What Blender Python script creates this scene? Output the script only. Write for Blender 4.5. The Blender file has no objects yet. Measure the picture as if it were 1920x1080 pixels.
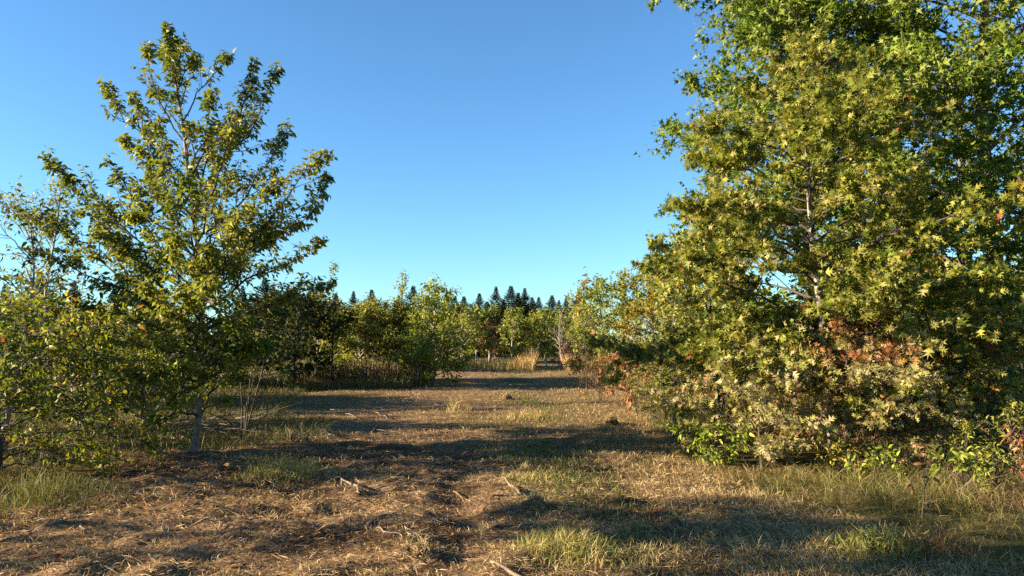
import bpy, math, random
import numpy as np
from mathutils import Matrix, Vector

# ------------------------------------------------------------------ camera, sky, sun, exposure
SC = bpy.context.scene
COL = SC.collection
CAM_H = 1.6
FPX = 1387.0                       # focal length in pixels of the 1920 wide photograph
PITCH = math.atan(95.0 / FPX)
cam_d = bpy.data.cameras.new('camera')
cam_d.sensor_width = 36.0
cam_d.lens = 36.0 * FPX / 1920.0
cam_d.clip_start = 0.05
cam_d.clip_end = 3000.0
cam = bpy.data.objects.new('camera', cam_d)
cam.location = (0, 0, CAM_H)
cam.rotation_euler = (math.pi / 2 + PITCH, 0, 0)
COL.objects.link(cam)
SC.camera = cam

SUN_EL = math.radians(17.0)
SUN_AZ = math.radians(259.5)       # clockwise from +Y (the view direction)
world = bpy.data.worlds.new('World')
SC.world = world
world.use_nodes = True
wn = world.node_tree.nodes
wl = world.node_tree.links
sky = wn.new('ShaderNodeTexSky')
sky.sky_type = 'NISHITA'
sky.sun_disc = False
sky.sun_elevation = SUN_EL
sky.sun_rotation = SUN_AZ
sky.altitude = 100
sky.air_density = 1.0
sky.dust_density = 0.15
sky.ozone_density = 2.2
tint = wn.new('ShaderNodeMix'); tint.data_type = 'RGBA'; tint.blend_type = 'MULTIPLY'; tint.inputs[0].default_value = 1.0
tint.inputs[7].default_value = (0.535, 0.84, 1.05, 1)          # a clear, cold autumn sky
wl.new(sky.outputs[0], tint.inputs[6])
wl.new(tint.outputs[2], wn['Background'].inputs[0])
wn['Background'].inputs[1].default_value = 0.05

sun_d = bpy.data.lights.new('sun', 'SUN')
sun_d.energy = 5.0
sun_d.angle = math.radians(0.53)
sun_d.color = (1.0, 0.80, 0.56)
sun = bpy.data.objects.new('sun', sun_d)
sdir = Vector((math.sin(SUN_AZ) * math.cos(SUN_EL), math.cos(SUN_AZ) * math.cos(SUN_EL), math.sin(SUN_EL)))
sun.rotation_euler = sdir.to_track_quat('Z', 'Y').to_euler()
sun.location = (-30, -5, 30)
COL.objects.link(sun)

SC.view_settings.view_transform = 'Standard'
SC.view_settings.look = 'None'
SC.view_settings.exposure = 2.32
SC.view_settings.gamma = 1.0
SC.render.engine = 'CYCLES'
SC.cycles.max_bounces = 6
SC.cycles.diffuse_bounces = 3
SC.cycles.transmission_bounces = 4
SC.cycles.use_denoising = False

# ------------------------------------------------------------------ small maths
def ray(px, py):
    v = (540.0 - py) / FPX
    c, s = math.cos(PITCH), math.sin(PITCH)
    return np.array([(px - 960.0) / FPX, c - v * s, s + v * c])

def at(px, py, y):
    """the point seen at a pixel at distance y in front of the camera"""
    r = ray(px, py)
    return np.array([0, 0, CAM_H]) + r * (y / r[1])

def _hash(ix, iy, seed):
    n = (ix.astype(np.int64) * 374761393 + iy.astype(np.int64) * 668265263 + seed * 1442695041) & 0xffffffff
    n = ((n ^ (n >> 13)) * 1274126177) & 0xffffffff
    n = n ^ (n >> 16)
    return (n & 0xffff) / 65535.0

def vnoise(x, y, seed=0):
    x = np.asarray(x, float); y = np.asarray(y, float)
    ix = np.floor(x); iy = np.floor(y)
    fx = x - ix; fy = y - iy
    fx = fx * fx * (3 - 2 * fx); fy = fy * fy * (3 - 2 * fy)
    a = _hash(ix, iy, seed); b = _hash(ix + 1, iy, seed)
    c = _hash(ix, iy + 1, seed); d = _hash(ix + 1, iy + 1, seed)
    return (a * (1 - fx) + b * fx) * (1 - fy) + (c * (1 - fx) + d * fx) * fy

def smooth(a, b, x):
    t = np.clip((np.asarray(x, float) - a) / (b - a), 0, 1)
    return t * t * (3 - 2 * t)

def verge(x, y):
    """1 on the weedy verge at the right of the track, 0 on the mown track"""
    edge = 3.5 - 1.1 * smooth(5.0, 9.0, y) + 0.4 * smooth(9, 14, y) + 0.7 * smooth(14, 22, y) + 0.5 * (vnoise(x * .6, y * .6, 5) - .5)
    edge = edge - 1.2 * smooth(6.5, 4.5, y) * 0
    return smooth(-0.35, 0.45, x - edge)

def green_strip(x, y):
    w = 0.55 + 0.5 * smooth(8, 16, y)
    c = 0.55 + 0.25 * np.sin(y * .35) - 0.015 * (y - 10)
    return np.exp(-((x - c) / w) ** 2) * (0.25 + 0.75 * smooth(.3, .7, vnoise(x * .8 + 7, y * .55, 9)))

def rut(x, y):
    c = -.55 - .012 * (y - 6) + .12 * np.sin(y * .4)
    return (np.exp(-((x - c) / .24) ** 2) + np.exp(-((x - c - 1.75) / .22) ** 2) * .7) * (1 - .8 * smooth(9, 13, y))

def terrain(x, y, fine=True):
    x = np.asarray(x, float); y = np.asarray(y, float)
    z = 0.11 * (vnoise(x / 4.0, y / 4.0, 1) - .5) + 0.055 * (vnoise(x / 1.7 + 3, y / 1.7, 2) - .5)
    if fine:
        r = (1.0 - 0.55 * green_strip(x, y) - 0.35 * smooth(1.2, 2.2, x)) * (1 - .62 * smooth(9, 14, y))
        z = z + r * (0.06 * (vnoise(x / .62 + 1, y / .5, 3) - .5) + 0.075 * (vnoise(x / .27, y / .22 + 9, 4) ** 1.6 - .4)
                     + 0.05 * (vnoise(x / .13, y / .12 + 2, 6) ** 1.6 - .4))
    z = z - .05 * rut(x, y)
    z = z * (1 - 0.8 * smooth(60, 120, np.abs(y)))
    return z

def G(px, d):
    x = (px - 960.0) / FPX * d / math.cos(PITCH) * 1.0
    return np.array([x, d, float(terrain(x, d))])

def norm(v):
    return v / np.maximum(np.linalg.norm(v, axis=-1, keepdims=True), 1e-9)

# ------------------------------------------------------------------ materials
def nmat(name):
    m = bpy.data.materials.new(name)
    m.use_nodes = True
    return m, m.node_tree.nodes, m.node_tree.links, m.node_tree.nodes['Principled BSDF']

def leaf_mat(name, trans=0.32, rough=0.55, spec=0.18):
    m, n, l, p = nmat(name)
    a = n.new('ShaderNodeAttribute'); a.attribute_name = 'Col'
    nz = n.new('ShaderNodeTexNoise'); nz.inputs['Scale'].default_value = 26.0
    tc = n.new('ShaderNodeTexCoord'); l.new(tc.outputs['Object'], nz.inputs['Vector'])
    hs = n.new('ShaderNodeHueSaturation')
    mr = n.new('ShaderNodeMapRange'); mr.inputs[3].default_value = 0.72; mr.inputs[4].default_value = 1.28
    l.new(nz.outputs['Fac'], mr.inputs[0]); l.new(mr.outputs[0], hs.inputs['Value'])
    l.new(a.outputs['Color'], hs.inputs['Color'])
    l.new(hs.outputs[0], p.inputs['Base Color'])
    p.inputs['Roughness'].default_value = rough
    p.inputs['Specular IOR Level'].default_value = spec
    t = n.new('ShaderNodeBsdfTranslucent')
    g = n.new('ShaderNodeMix'); g.data_type = 'RGBA'; g.blend_type = 'MULTIPLY'; g.inputs[0].default_value = 1.0
    l.new(hs.outputs[0], g.inputs[6]); g.inputs[7].default_value = (1.5, 1.45, 0.7, 1)
    l.new(g.outputs[2], t.inputs['Color'])
    mx = n.new('ShaderNodeMixShader'); mx.inputs[0].default_value = trans
    l.new(p.outputs[0], mx.inputs[1]); l.new(t.outputs[0], mx.inputs[2])
    l.new(mx.outputs[0], n['Material Output'].inputs[0])
    return m

def bark_mat(name, c0, c1, scale=30, stretch=0.18, bump=0.5):
    m, n, l, p = nmat(name)
    tc = n.new('ShaderNodeTexCoord'); mp = n.new('ShaderNodeMapping')
    mp.inputs['Scale'].default_value = (1, 1, stretch)
    nz = n.new('ShaderNodeTexNoise'); nz.inputs['Scale'].default_value = scale; nz.inputs['Detail'].default_value = 5
    l.new(tc.outputs['Object'], mp.inputs[0]); l.new(mp.outputs[0], nz.inputs['Vector'])
    cr = n.new('ShaderNodeValToRGB')
    cr.color_ramp.elements[0].position = .35; cr.color_ramp.elements[0].color = (*c0, 1)
    cr.color_ramp.elements[1].position = .68; cr.color_ramp.elements[1].color = (*c1, 1)
    l.new(nz.outputs['Fac'], cr.inputs[0]); l.new(cr.outputs[0], p.inputs['Base Color'])
    b = n.new('ShaderNodeBump'); b.inputs['Strength'].default_value = bump; b.inputs['Distance'].default_value = 0.02
    l.new(nz.outputs['Fac'], b.inputs['Height']); l.new(b.outputs[0], p.inputs['Normal'])
    p.inputs['Roughness'].default_value = 0.85
    return m

LEAF = leaf_mat('leaf')
LEAF_GLOSS = leaf_mat('glossy_leaf', 0.34, 0.5, 0.2)
NEEDLE = leaf_mat('needles', 0.08, 0.6, 0.2)
BLADE = leaf_mat('grass_blade', 0.25, 0.6, 0.25)
BARK_PEAR = bark_mat('pear_bark', (.085, .062, .045), (.24, .19, .14), 26, .35)
BARK_OAK = bark_mat('oak_bark', (.04, .032, .026), (.13, .105, .085))
BARK_GREY = bark_mat('grey_bark', (.12, .10, .085), (.30, .26, .22))
BARK_DARK = bark_mat('dark_bark', (.022, .018, .015), (.06, .047, .037))
WOOD_PALE = bark_mat('pale_wood', (.085, .062, .04), (.19, .145, .092), 40, .2, .4)
WOOD_GREY = bark_mat('weathered_wood', (.07, .056, .043), (.17, .14, .105), 40, .2, .4)

def ground_mat():
    m, n, l, p = nmat('soil_and_mulch')
    tc = n.new('ShaderNodeTexCoord')
    a = n.new('ShaderNodeAttribute'); a.attribute_name = 'Col'
    n1 = n.new('ShaderNodeTexNoise'); n1.inputs['Scale'].default_value = 3.2; n1.inputs['Detail'].default_value = 8; n1.inputs['Roughness'].default_value = .7
    l.new(tc.outputs['Object'], n1.inputs['Vector'])
    mp = n.new('ShaderNodeMapping'); mp.inputs['Scale'].default_value = (18, 55, 30); mp.inputs['Rotation'].default_value = (0, 0, .5)
    l.new(tc.outputs['Object'], mp.inputs[0])
    n2 = n.new('ShaderNodeTexNoise'); n2.inputs['Scale'].default_value = 1.0; n2.inputs['Detail'].default_value = 6
    n2.inputs['Distortion'].default_value = 1.2
    l.new(mp.outputs[0], n2.inputs['Vector'])
    cr = n.new('ShaderNodeValToRGB')
    cr.color_ramp.elements[0].position = .38; cr.color_ramp.elements[0].color = (.35, .30, .27, 1)
    cr.color_ramp.elements[1].position = .66; cr.color_ramp.elements[1].color = (1.55, 1.5, 1.4, 1)
    l.new(n2.outputs['Fac'], cr.inputs[0])
    mx = n.new('ShaderNodeMix'); mx.data_type = 'RGBA'; mx.blend_type = 'MULTIPLY'; mx.inputs[0].default_value = 1
    l.new(a.outputs['Color'], mx.inputs[6]); l.new(cr.outputs[0], mx.inputs[7])
    mr = n.new('ShaderNodeMapRange'); mr.inputs[1].default_value = .3; mr.inputs[2].default_value = .7
    mr.inputs[3].default_value = .65; mr.inputs[4].default_value = 1.3
    l.new(n1.outputs['Fac'], mr.inputs[0])
    hs = n.new('ShaderNodeHueSaturation'); l.new(mr.outputs[0], hs.inputs['Value']); l.new(mx.outputs[2], hs.inputs['Color'])
    l.new(hs.outputs[0], p.inputs['Base Color'])
    p.inputs['Roughness'].default_value = 0.95
    p.inputs['Specular IOR Level'].default_value = 0.1
    b = n.new('ShaderNodeBump'); b.inputs['Strength'].default_value = 0.9; b.inputs['Distance'].default_value = 0.03
    l.new(n2.outputs['Fac'], b.inputs['Height'])
    b2 = n.new('ShaderNodeBump'); b2.inputs['Strength'].default_value = 0.6; b2.inputs['Distance'].default_value = 0.08
    l.new(n1.outputs['Fac'], b2.inputs['Height']); l.new(b.outputs[0], b2.inputs['Normal'])
    l.new(b2.outputs[0], p.inputs['Normal'])
    return m

# ------------------------------------------------------------------ mesh helpers
def tri_mesh(name, V, F, mat, col=None, smooth_shade=False):
    V = np.ascontiguousarray(V, np.float32); F = np.ascontiguousarray(F, np.int32)
    me = bpy.data.meshes.new(name)
    k = F.shape[1]
    me.vertices.add(len(V)); me.vertices.foreach_set('co', V.ravel())
    me.loops.add(F.size); me.loops.foreach_set('vertex_index', F.ravel())
    me.polygons.add(len(F))
    me.polygons.foreach_set('loop_start', np.arange(0, F.size, k, dtype=np.int32))
    me.polygons.foreach_set('loop_total', np.full(len(F), k, np.int32))
    if smooth_shade:
        me.polygons.foreach_set('use_smooth', np.ones(len(F), bool))
    me.update(calc_edges=True)
    if col is not None:
        ca = me.color_attributes.new('Col', 'FLOAT_COLOR', 'POINT')
        c4 = np.ones((len(V), 4), np.float32); c4[:, :3] = col
        ca.data.foreach_set('color', c4.ravel())
    me.materials.append(mat)
    return me

def link(name, me, parent=None, loc=None):
    o = bpy.data.objects.new(name, me)
    COL.objects.link(o)
    if parent is not None:
        o.parent = parent
    if loc is not None:
        o.location = loc
    return o

def tag(o, label, cat=None, group=None, kind=None):
    if label: o['label'] = label
    if cat: o['category'] = cat
    if group: o['group'] = group
    if kind: o['kind'] = kind
    return o

def thing(name, label, cat, loc, group=None):
    o = bpy.data.objects.new(name, None)
    o.empty_display_size = 0.2
    COL.objects.link(o)
    o.location = loc
    return tag(o, label, cat, group)

def tubes(P, R, k=5):
    """P (B,n,3) centre lines, R (B,n) radii -> verts, quad faces"""
    P = np.asarray(P, float); R = np.asarray(R, float)
    B, n, _ = P.shape
    T = np.empty_like(P)
    T[:, 1:-1] = P[:, 2:] - P[:, :-2]; T[:, 0] = P[:, 1] - P[:, 0]; T[:, -1] = P[:, -1] - P[:, -2]
    T = norm(T)
    main = norm(P[:, -1] - P[:, 0])
    ref = np.where(np.abs(main[:, 2:3]) > .8, np.array([[1., 0, 0]]), np.array([[0, 0, 1.]]))
    S = norm(np.cross(T, ref[:, None, :])); U = np.cross(S, T)
    a = np.arange(k) * 2 * math.pi / k
    ring = S[:, :, None, :] * np.cos(a)[None, None, :, None] + U[:, :, None, :] * np.sin(a)[None, None, :, None]
    V = P[:, :, None, :] + ring * R[:, :, None, None]
    V = V.reshape(-1, 3)
    i = np.arange(B)[:, None, None] * n * k + np.arange(n - 1)[None, :, None] * k
    j = np.arange(k)[None, None, :]; j2 = (j + 1) % k
    F = np.stack([i + j, i + j2, i + k + j2, i + k + j], -1).reshape(-1, 4)
    caps = []
    # closed ends: collapse into a quad fan only for k == 4 else leave a cone tip (radii end near zero)
    return V, F

def merge(parts):
    Vs, Fs, off = [], [], 0
    for V, F in parts:
        Vs.append(V); Fs.append(F + off); off += len(V)
    return np.concatenate(Vs), np.concatenate(Fs)

def bez(s, c, e, n):
    u = np.linspace(0, 1, n)[None, :, None]
    return (1 - u) ** 2 * s[:, None] + 2 * u * (1 - u) * c[:, None] + u ** 2 * e[:, None]

def sample(P, u):
    """P (B,n,3), index arrays b, u in 0..1 -> points and tangents"""
    b, uu = u
    n = P.shape[1]
    f = np.clip(uu, 0, .9999) * (n - 1); i = f.astype(int); f = (f - i)[:, None]
    a = P[b, i]; c = P[b, i + 1]
    return a + (c - a) * f, norm(c - a)

# ------------------------------------------------------------------ leaf shapes: x across, y along, z up
def T_ovate(w=.52, curl=.16, fold=.10):
    V = np.array([[0, 0, 0], [-w * .44, .30, fold], [0, .32, 0], [w * .44, .30, fold],
                  [-w * .36, .64, fold * .7 - curl * .5], [0, .66, -curl * .5], [w * .36, .64, fold * .7 - curl * .5],
                  [0, 1.0, -curl * 1.5]])
    F = np.array([[0, 2, 1], [0, 3, 2], [1, 2, 5], [1, 5, 4], [2, 3, 6], [2, 6, 5], [4, 5, 7], [5, 6, 7]])
    return V, F

def T_leaf4(w=.46, fold=.10, curl=.14):
    V = np.array([[0, 0, 0], [-w / 2, .42, fold], [0, .46, 0], [w / 2, .42, fold], [0, 1, -curl * 1.3]])
    F = np.array([[0, 2, 1], [0, 3, 2], [1, 2, 4], [2, 3, 4]])
    return V, F

def T_diamond(w=.55, fold=.12, curl=.1):
    V = np.array([[0, 0, 0], [-w / 2, .45, fold], [w / 2, .45, fold], [0, 1, -curl], ])
    F = np.array([[0, 3, 1], [0, 2, 3]])
    return V, F

def T_oak(curl=.12):
    # a pointed, deeply lobed leaf: a slim blade and three pairs of lobes with a terminal lobe
    V = [[0, 0, 0], [-.05, .5, 0], [.05, .5, 0], [0, 1.0, -curl * 1.6],
         [-.02, .14, 0], [-.05, .36, 0], [-.33, .36, .07], [.02, .12, 0], [.05, .34, 0], [.35, .34, .06],
         [-.05, .40, 0], [-.05, .64, -.02], [-.38, .70, .03], [.05, .38, 0], [.05, .62, -.02], [.36, .66, .04],
         [-.04, .62, -.04], [-.03, .82, -.07], [-.21, .92, -curl], [.04, .61, -.04], [.03, .81, -.07], [.21, .90, -curl]]
    F = [[0, 2, 1], [1, 2, 3], [4, 5, 6], [7, 9, 8], [10, 11, 12], [13, 15, 14], [16, 17, 18], [19, 21, 20]]
    return np.array(V), np.array(F)

def T_oak_lite(curl=.12):
    V = [[0, 0, 0], [0, 1.0, -curl * 1.6], [-.40, .40, .06], [.40, .36, .05], [-.36, .80, -.03], [.36, .76, -.03], [0, .5, 0]]
    F = [[0, 6, 2], [0, 3, 6], [6, 4, 2], [6, 3, 5], [6, 1, 4], [6, 5, 1]]
    V2 = [[0, 0, 0], [-.40, .42, .07], [-.05, .44, 0], [-.40, .84, .02], [0, 1.0, -curl * 1.6], [.40, .80, .02], [.05, .42, 0], [.42, .36, .06], [-.05, .62, -.03], [.05, .6, -.03]]
    F2 = [[0, 2, 1], [0, 6, 2], [0, 7, 6], [2, 8, 3], [2, 6, 4], [6, 5, 9]]
    return np.array(V2), np.array(F2)

def T_oak4(curl=.14):
    V = [[0, 0, 0], [-.13, .46, .02], [.13, .46, .02], [0, 1.0, -curl * 1.5], [-.04, .22, 0], [-.04, .60, -.02], [-.42, .62, .05], [.04, .20, 0], [.04, .58, -.02], [.42, .56, .06]]
    F = [[0, 2, 1], [1, 2, 3], [4, 5, 6], [7, 9, 8]]
    return np.array(V), np.array(F)

TEMPL = {'oak4': T_oak4(), 'ovate': T_ovate(.46), 'leaf4': T_leaf4(), 'diamond': T_diamond(), 'narrow': T_diamond(.30), 'oak': T_oak(), 'oaklite': T_oak_lite(), 'round': T_diamond(.8, .1, .05)}

def leaf_mesh(name, pos, along, nrm, size, col, templ, mat):
    T, F = TEMPL[templ]
    along = norm(along)
    side = norm(np.cross(along, nrm)); up = np.cross(side, along)
    V = pos[:, None, :] + size[:, None, None] * (T[None, :, 0:1] * side[:, None] + T[None, :, 1:2] * along[:, None] + T[None, :, 2:3] * up[:, None])
    FF = F[None] + (np.arange(len(pos)) * len(T))[:, None, None]
    C = np.repeat(col, len(T), axis=0)
    return tri_mesh(name, V.reshape(-1, 3), FF.reshape(-1, 3), mat, C)

# ------------------------------------------------------------------ palettes (linear base colours)
PAL = {
    'pear':   [(.065, .095, .010), (.105, .14, .014), (.155, .185, .02), (.21, .22, .03), (.27, .26, .05)],
    'pear_dark': [(.030, .050, .010), (.045, .070, .012), (.065, .085, .016)],
    'hawthorn': [(.085, .12, .012), (.13, .165, .018), (.185, .205, .025), (.25, .25, .04)],
    'oak_gold': [(.12, .15, .018), (.17, .19, .026), (.235, .225, .04), (.09, .125, .014), (.31, .28, .09)],
    'oak_green': [(.065, .115, .012), (.105, .16, .016), (.15, .20, .028), (.21, .24, .05)],
    'oak_pale': [(.32, .29, .12), (.26, .25, .08), (.36, .30, .16), (.20, .21, .06), (.32, .20, .10)],
    'oak_rust': [(.28, .10, .04), (.22, .07, .03), (.32, .16, .07), (.28, .20, .08), (.20, .18, .05), (.24, .22, .07)],
    'lime':   [(.20, .26, .025), (.15, .21, .018), (.26, .31, .04), (.10, .15, .015)],
    'olive':  [(.20, .215, .035), (.26, .265, .06), (.15, .17, .025), (.31, .30, .10)],
    'midgreen': [(.145, .185, .022), (.195, .235, .035), (.25, .27, .055), (.11, .15, .016)],
    'yellow': [(.32, .26, .03), (.26, .22, .03), (.20, .18, .03), (.15, .15, .025)],
    'amber':  [(.21, .19, .03), (.25, .175, .03), (.17, .18, .026), (.13, .155, .02)],
    'brown':  [(.17, .09, .04), (.13, .075, .035), (.20, .12, .06), (.12, .10, .03)],
    'russet': [(.26, .12, .05), (.22, .09, .04), (.30, .16, .08), (.18, .08, .035)],
    'grey':   [(.26, .26, .15), (.32, .31, .20), (.20, .21, .10)],
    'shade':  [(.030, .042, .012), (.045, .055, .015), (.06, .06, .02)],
}
ACC = {'red': (.22, .055, .028), 'orange': (.30, .14, .03), 'yellow': (.36, .28, .03), 'brown': (.16, .07, .03)}

def leaf_colours(rng, n, pal, acc, cl):
    p = np.array(PAL[pal])
    idx = (cl * .55 + rng.random(n) * .45) * (len(p) - .01)
    c = p[np.clip(idx.astype(int), 0, len(p) - 1)] * rng.uniform(.62, 1.08, (n, 1))
    for name, frac in (acc or {}).items():
        k = rng.random(n) * .5 + cl_shift(cl, name) * .5 < frac
        c[k] = np.array(ACC[name]) * rng.uniform(.7, 1.25, (k.sum(), 1))
    return c

def cl_shift(cl, name):
    return (cl * 7.31 + len(name) * .37) % 1.0

# ------------------------------------------------------------------ trees
def rand_perp(rng, T, flat=0.0):
    r = rng.normal(size=T.shape); r[:, 2] *= (1 - flat)
    r = r - (r * T).sum(1, keepdims=True) * T
    return norm(r)

def tree(name, label, cat, px, d, H, pal, seed, R=1.2, trunk_r=.05, bark=None, group=None, lean=(0, 0), trunk_path=None,
         n_prim=18, t0=.2, t1=.97, prim_tips=None, rise=.55, droop=0.0, env='oval', env_pow=.8,
         sec_per_m=5.0, sec_ratio=.45, sec_max=.9, flat=.2, sec_up=.15,
         twig_per_m=9.0, twig_len=(.12, .32), twig_up=.1, leaves=7, leaf=.08, leaf_var=.3, templ='diamond', leaf_droop=.35, leaf_up=.5,
         acc=None, mat=None, split_branches=False, n_single=0, stems=1, stem_spread=.0, cap=None, twig_r=.0035, show_twigs=True,
         crown_shift=(0, 0), base=None, spread_noise=.35, sec_start=.2, prim_twigs=1.0, zone=None, zmin=.12, branch_bark=None, branch_k=1.0, cluster=0.0, thin=None, sec_k=4, taper=0.0):
    rng = np.random.default_rng(seed)
    b = G(px, d) if base is None else np.array(base, float)
    b = np.array([b[0], b[1], float(terrain(b[0], b[1], False)) - .03])
    bark = bark or BARK_GREY
    root = thing(name, label, cat, b, group)
    # --- stems (local coordinates)
    TR = []
    for s in range(stems):
        if trunk_path is not None and s == 0:
            ctrl = np.array(trunk_path, float) - b
        else:
            a = rng.uniform(0, 2 * math.pi) if stems > 1 else 0
            q = stem_spread * H * (0.5 + rng.random()) if stems > 1 else 0
            hh = H * (1 if s == 0 else rng.uniform(.7, .98))
            top = np.array([lean[0] + q * math.cos(a), lean[1] + q * math.sin(a), hh])
            mid = np.array([top[0] * .3, top[1] * .3, hh * .5]) + rng.normal(0, .03 * H, 3) * [1, 1, 0]
            s0 = np.array([math.cos(a), math.sin(a), 0]) * (0.0 if stems == 1 else trunk_r * 1.6)
            ctrl = np.array([s0, s0 + (mid - s0) * .5 + rng.normal(0, .012 * H, 3) * [1, 1, 0], mid, (mid + top) / 2 + rng.normal(0, .02 * H, 3) * [1, 1, 0], top])
        # resample smoothly
        n = 27
        u = np.linspace(0, 1, len(ctrl)); uu = np.linspace(0, 1, n)
        pts = np.stack([np.interp(uu, u, ctrl[:, k]) for k in range(3)], 1)
        for _ in range(2):
            pts[1:-1] = (pts[:-2] + 2 * pts[1:-1] + pts[2:]) / 4
        TR.append(pts)
    TR = np.array(TR)
    n = TR.shape[1]
    uu = np.linspace(0, 1, n)
    rad = trunk_r * ((1 - uu) ** .85 * .93 + .05) * (1 + .5 * np.exp(-uu * 40))
    for s in range(stems):
        V, F = tubes(TR[s:s + 1], rad[None] * (1 if s == 0 else .8), 10 if trunk_r > .06 else 7)
        link('trunk' if stems == 1 else 'stem', tri_mesh('trunk', V, F, bark, smooth_shade=True), root)
    # --- primary branches
    if prim_tips is not None:
        tips = np.array([t[:3] for t in prim_tips]) - b
        az_t = np.array([t[3] for t in prim_tips])          # attach height above the ground
        tu = np.clip(np.interp(az_t, TR[0, :, 2], uu), 0, .97)
        sid = np.zeros(len(tips), int)
        s, tt = sample(TR, (sid, tu))
        L = np.linalg.norm(tips - s, axis=1)
        out = norm((tips - s) * [1, 1, .35])
        c = s + out * L[:, None] * .42 + np.array([0, 0, 1]) * L[:, None] * .12
        PR = bez(s, c, tips, 8)
    else:
        PR = np.zeros((0, 8, 3)); tu = np.zeros(0); L = np.zeros(0)
    if n_prim:
        sid = rng.integers(0, stems, n_prim)
        t = t0 + (t1 - t0) * (np.arange(n_prim) + rng.random(n_prim)) / n_prim
        az = np.arange(n_prim) * 2.39996 + rng.normal(0, .4, n_prim)
        tl = (t - t0) / (t1 - t0)
        if env == 'cone':
            e = (1 - tl) ** env_pow
        elif env == 'column':
            e = np.minimum(1, 1.25 * (1 - tl) ** .5) * (.75 + .25 * np.minimum(1, tl * 5))
        else:
            e = (np.sin(np.clip(tl * .88 + .12, 0, 1) * math.pi)) ** env_pow
        ln = np.maximum(R * e * (1 + spread_noise * rng.normal(size=n_prim)), .12 * R)
        el = rise * (.45 + .9 * tl) + rng.normal(0, .10, n_prim)
        s, tt = sample(TR, (sid, t))
        dr = np.stack([np.cos(az) * np.cos(el), np.sin(az) * np.cos(el), np.sin(el)], 1)
        e_ = s + dr * ln[:, None]
        e_[:, 2] -= droop * ln * (1 - tl)
        e_[:, :2] += np.array(crown_shift)
        if cap is not None:
            e_[:, 2] = np.minimum(e_[:, 2], cap)
        c = s + norm(dr * [1, 1, 1] + np.array([0, 0, .25])) * ln[:, None] * .5
        P2 = bez(s, c, e_, 8)
        PR = np.concatenate([PR, P2]); tu = np.concatenate([tu, t]); L = np.concatenate([L, ln])
    wob = rng.normal(0, .02, PR.shape) * L[:, None, None]; wob[:, 0] = 0; wob[:, -1] *= .3
    PR = PR + wob
    PR[:, 1:, 2] = np.maximum(PR[:, 1:, 2], zmin)
    u8 = np.linspace(0, 1, 8)
    r0 = np.clip(trunk_r * (1 - tu) ** .8 * .5, .004, .006 + .015 * L) * branch_k
    RR = r0[:, None] * (1 - u8[None]) ** .8 * .9 + .0035
    if split_branches:
        for i in range(len(PR)):
            V, F = tubes(PR[i:i + 1], RR[i:i + 1], 6)
            link('branch', tri_mesh('branch', V, F, branch_bark or bark, smooth_shade=True), root)
    elif len(PR):
        V, F = tubes(PR, RR, 5)
        tag(link('limbs', tri_mesh('limbs', V, F, branch_bark or bark, smooth_shade=True), root), None, kind='stuff')
    # --- secondary branches
    plen = np.linalg.norm(np.diff(PR, axis=1), axis=2).sum(1)
    ns = np.maximum(2, (plen * sec_per_m + rng.random(len(PR))).astype(int))
    bi = np.repeat(np.arange(len(PR)), ns)
    us = sec_start + (1 - sec_start) * rng.random(len(bi)) ** (.85 - .25 * cluster)
    s, t = sample(PR, (bi, us))
    ang = rng.uniform(.5, 1.1, len(bi))
    dr = norm(t * np.cos(ang)[:, None] + rand_perp(rng, t, flat) * np.sin(ang)[:, None] + np.array([0, 0, sec_up]))
    ls = np.minimum(sec_max, plen[bi] * sec_ratio * (1.05 - .65 * us)) * rng.uniform(.45, 1.25, len(bi))
    fs = np.clip(1 - taper * us ** 2, .2, 1); ls = ls * fs
    e = s + dr * ls[:, None]
    c = s + dr * ls[:, None] * .5 + rng.normal(0, .06, (len(bi), 3)) * ls[:, None] - np.array([0, 0, 1]) * (sec_up * .2 * ls)[:, None]
    SE = bez(s, c, e, 5)
    SE[:, 1:, 2] = np.maximum(SE[:, 1:, 2], zmin * .8)
    # the trunk leaders also carry twigs
    lead = np.stack([np.stack([np.interp(np.linspace(.55, 1, 5), uu, TR[q, :, k]) for k in range(3)], 1) for q in range(stems)])
    ALL = np.concatenate([SE, PR[:, [0, 2, 4, 6, 7]], lead])
    alen = np.linalg.norm(np.diff(ALL, axis=1), axis=2).sum(1)
    wgt = np.concatenate([np.ones(len(SE)), np.full(len(PR), prim_twigs), np.full(stems, 1.6)])
    nt = np.maximum(1, (alen * twig_per_m * wgt + rng.random(len(ALL))).astype(int))
    ti = np.repeat(np.arange(len(ALL)), nt)
    ut = np.where(ti < len(SE), .1, .35) + np.where(ti < len(SE), .9, .65) * rng.random(len(ti)) ** (.8 - .4 * cluster)
    last = np.cumsum(nt) - 1; ut[last] = 1.0
    s, t = sample(ALL, (ti, ut))
    ang = rng.uniform(.3, 1.0, len(ti)); ang[last] = .1
    dr = norm(t * np.cos(ang)[:, None] + rand_perp(rng, t, flat) * np.sin(ang)[:, None] + np.array([0, 0, twig_up]))
    lt = rng.uniform(*twig_len, len(ti))
    fpar = np.concatenate([fs, np.ones(len(PR) + stems)])[ti]
    lt = lt * np.where(ti < len(SE), fpar, np.clip(1 - taper * ut ** 2, .3, 1))
    e = s + dr * lt[:, None]
    TW = bez(s, s + dr * lt[:, None] * .5 + np.array([0, 0, .06]) * lt[:, None], e, 3)
    parts = [tubes(SE, np.linspace(1, .35, 5)[None] * np.clip(.004 + .009 * ls, .004, .016)[:, None] * (twig_r / .0035), sec_k)]
    if show_twigs:
        parts.append(tubes(TW, np.array([[1, .8, .4]]) * np.full((len(TW), 1), twig_r), 3))
    V, F = merge(parts)
    tag(link('twigs', tri_mesh('twigs', V, F, branch_bark or bark), root), None, kind='stuff')
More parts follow.
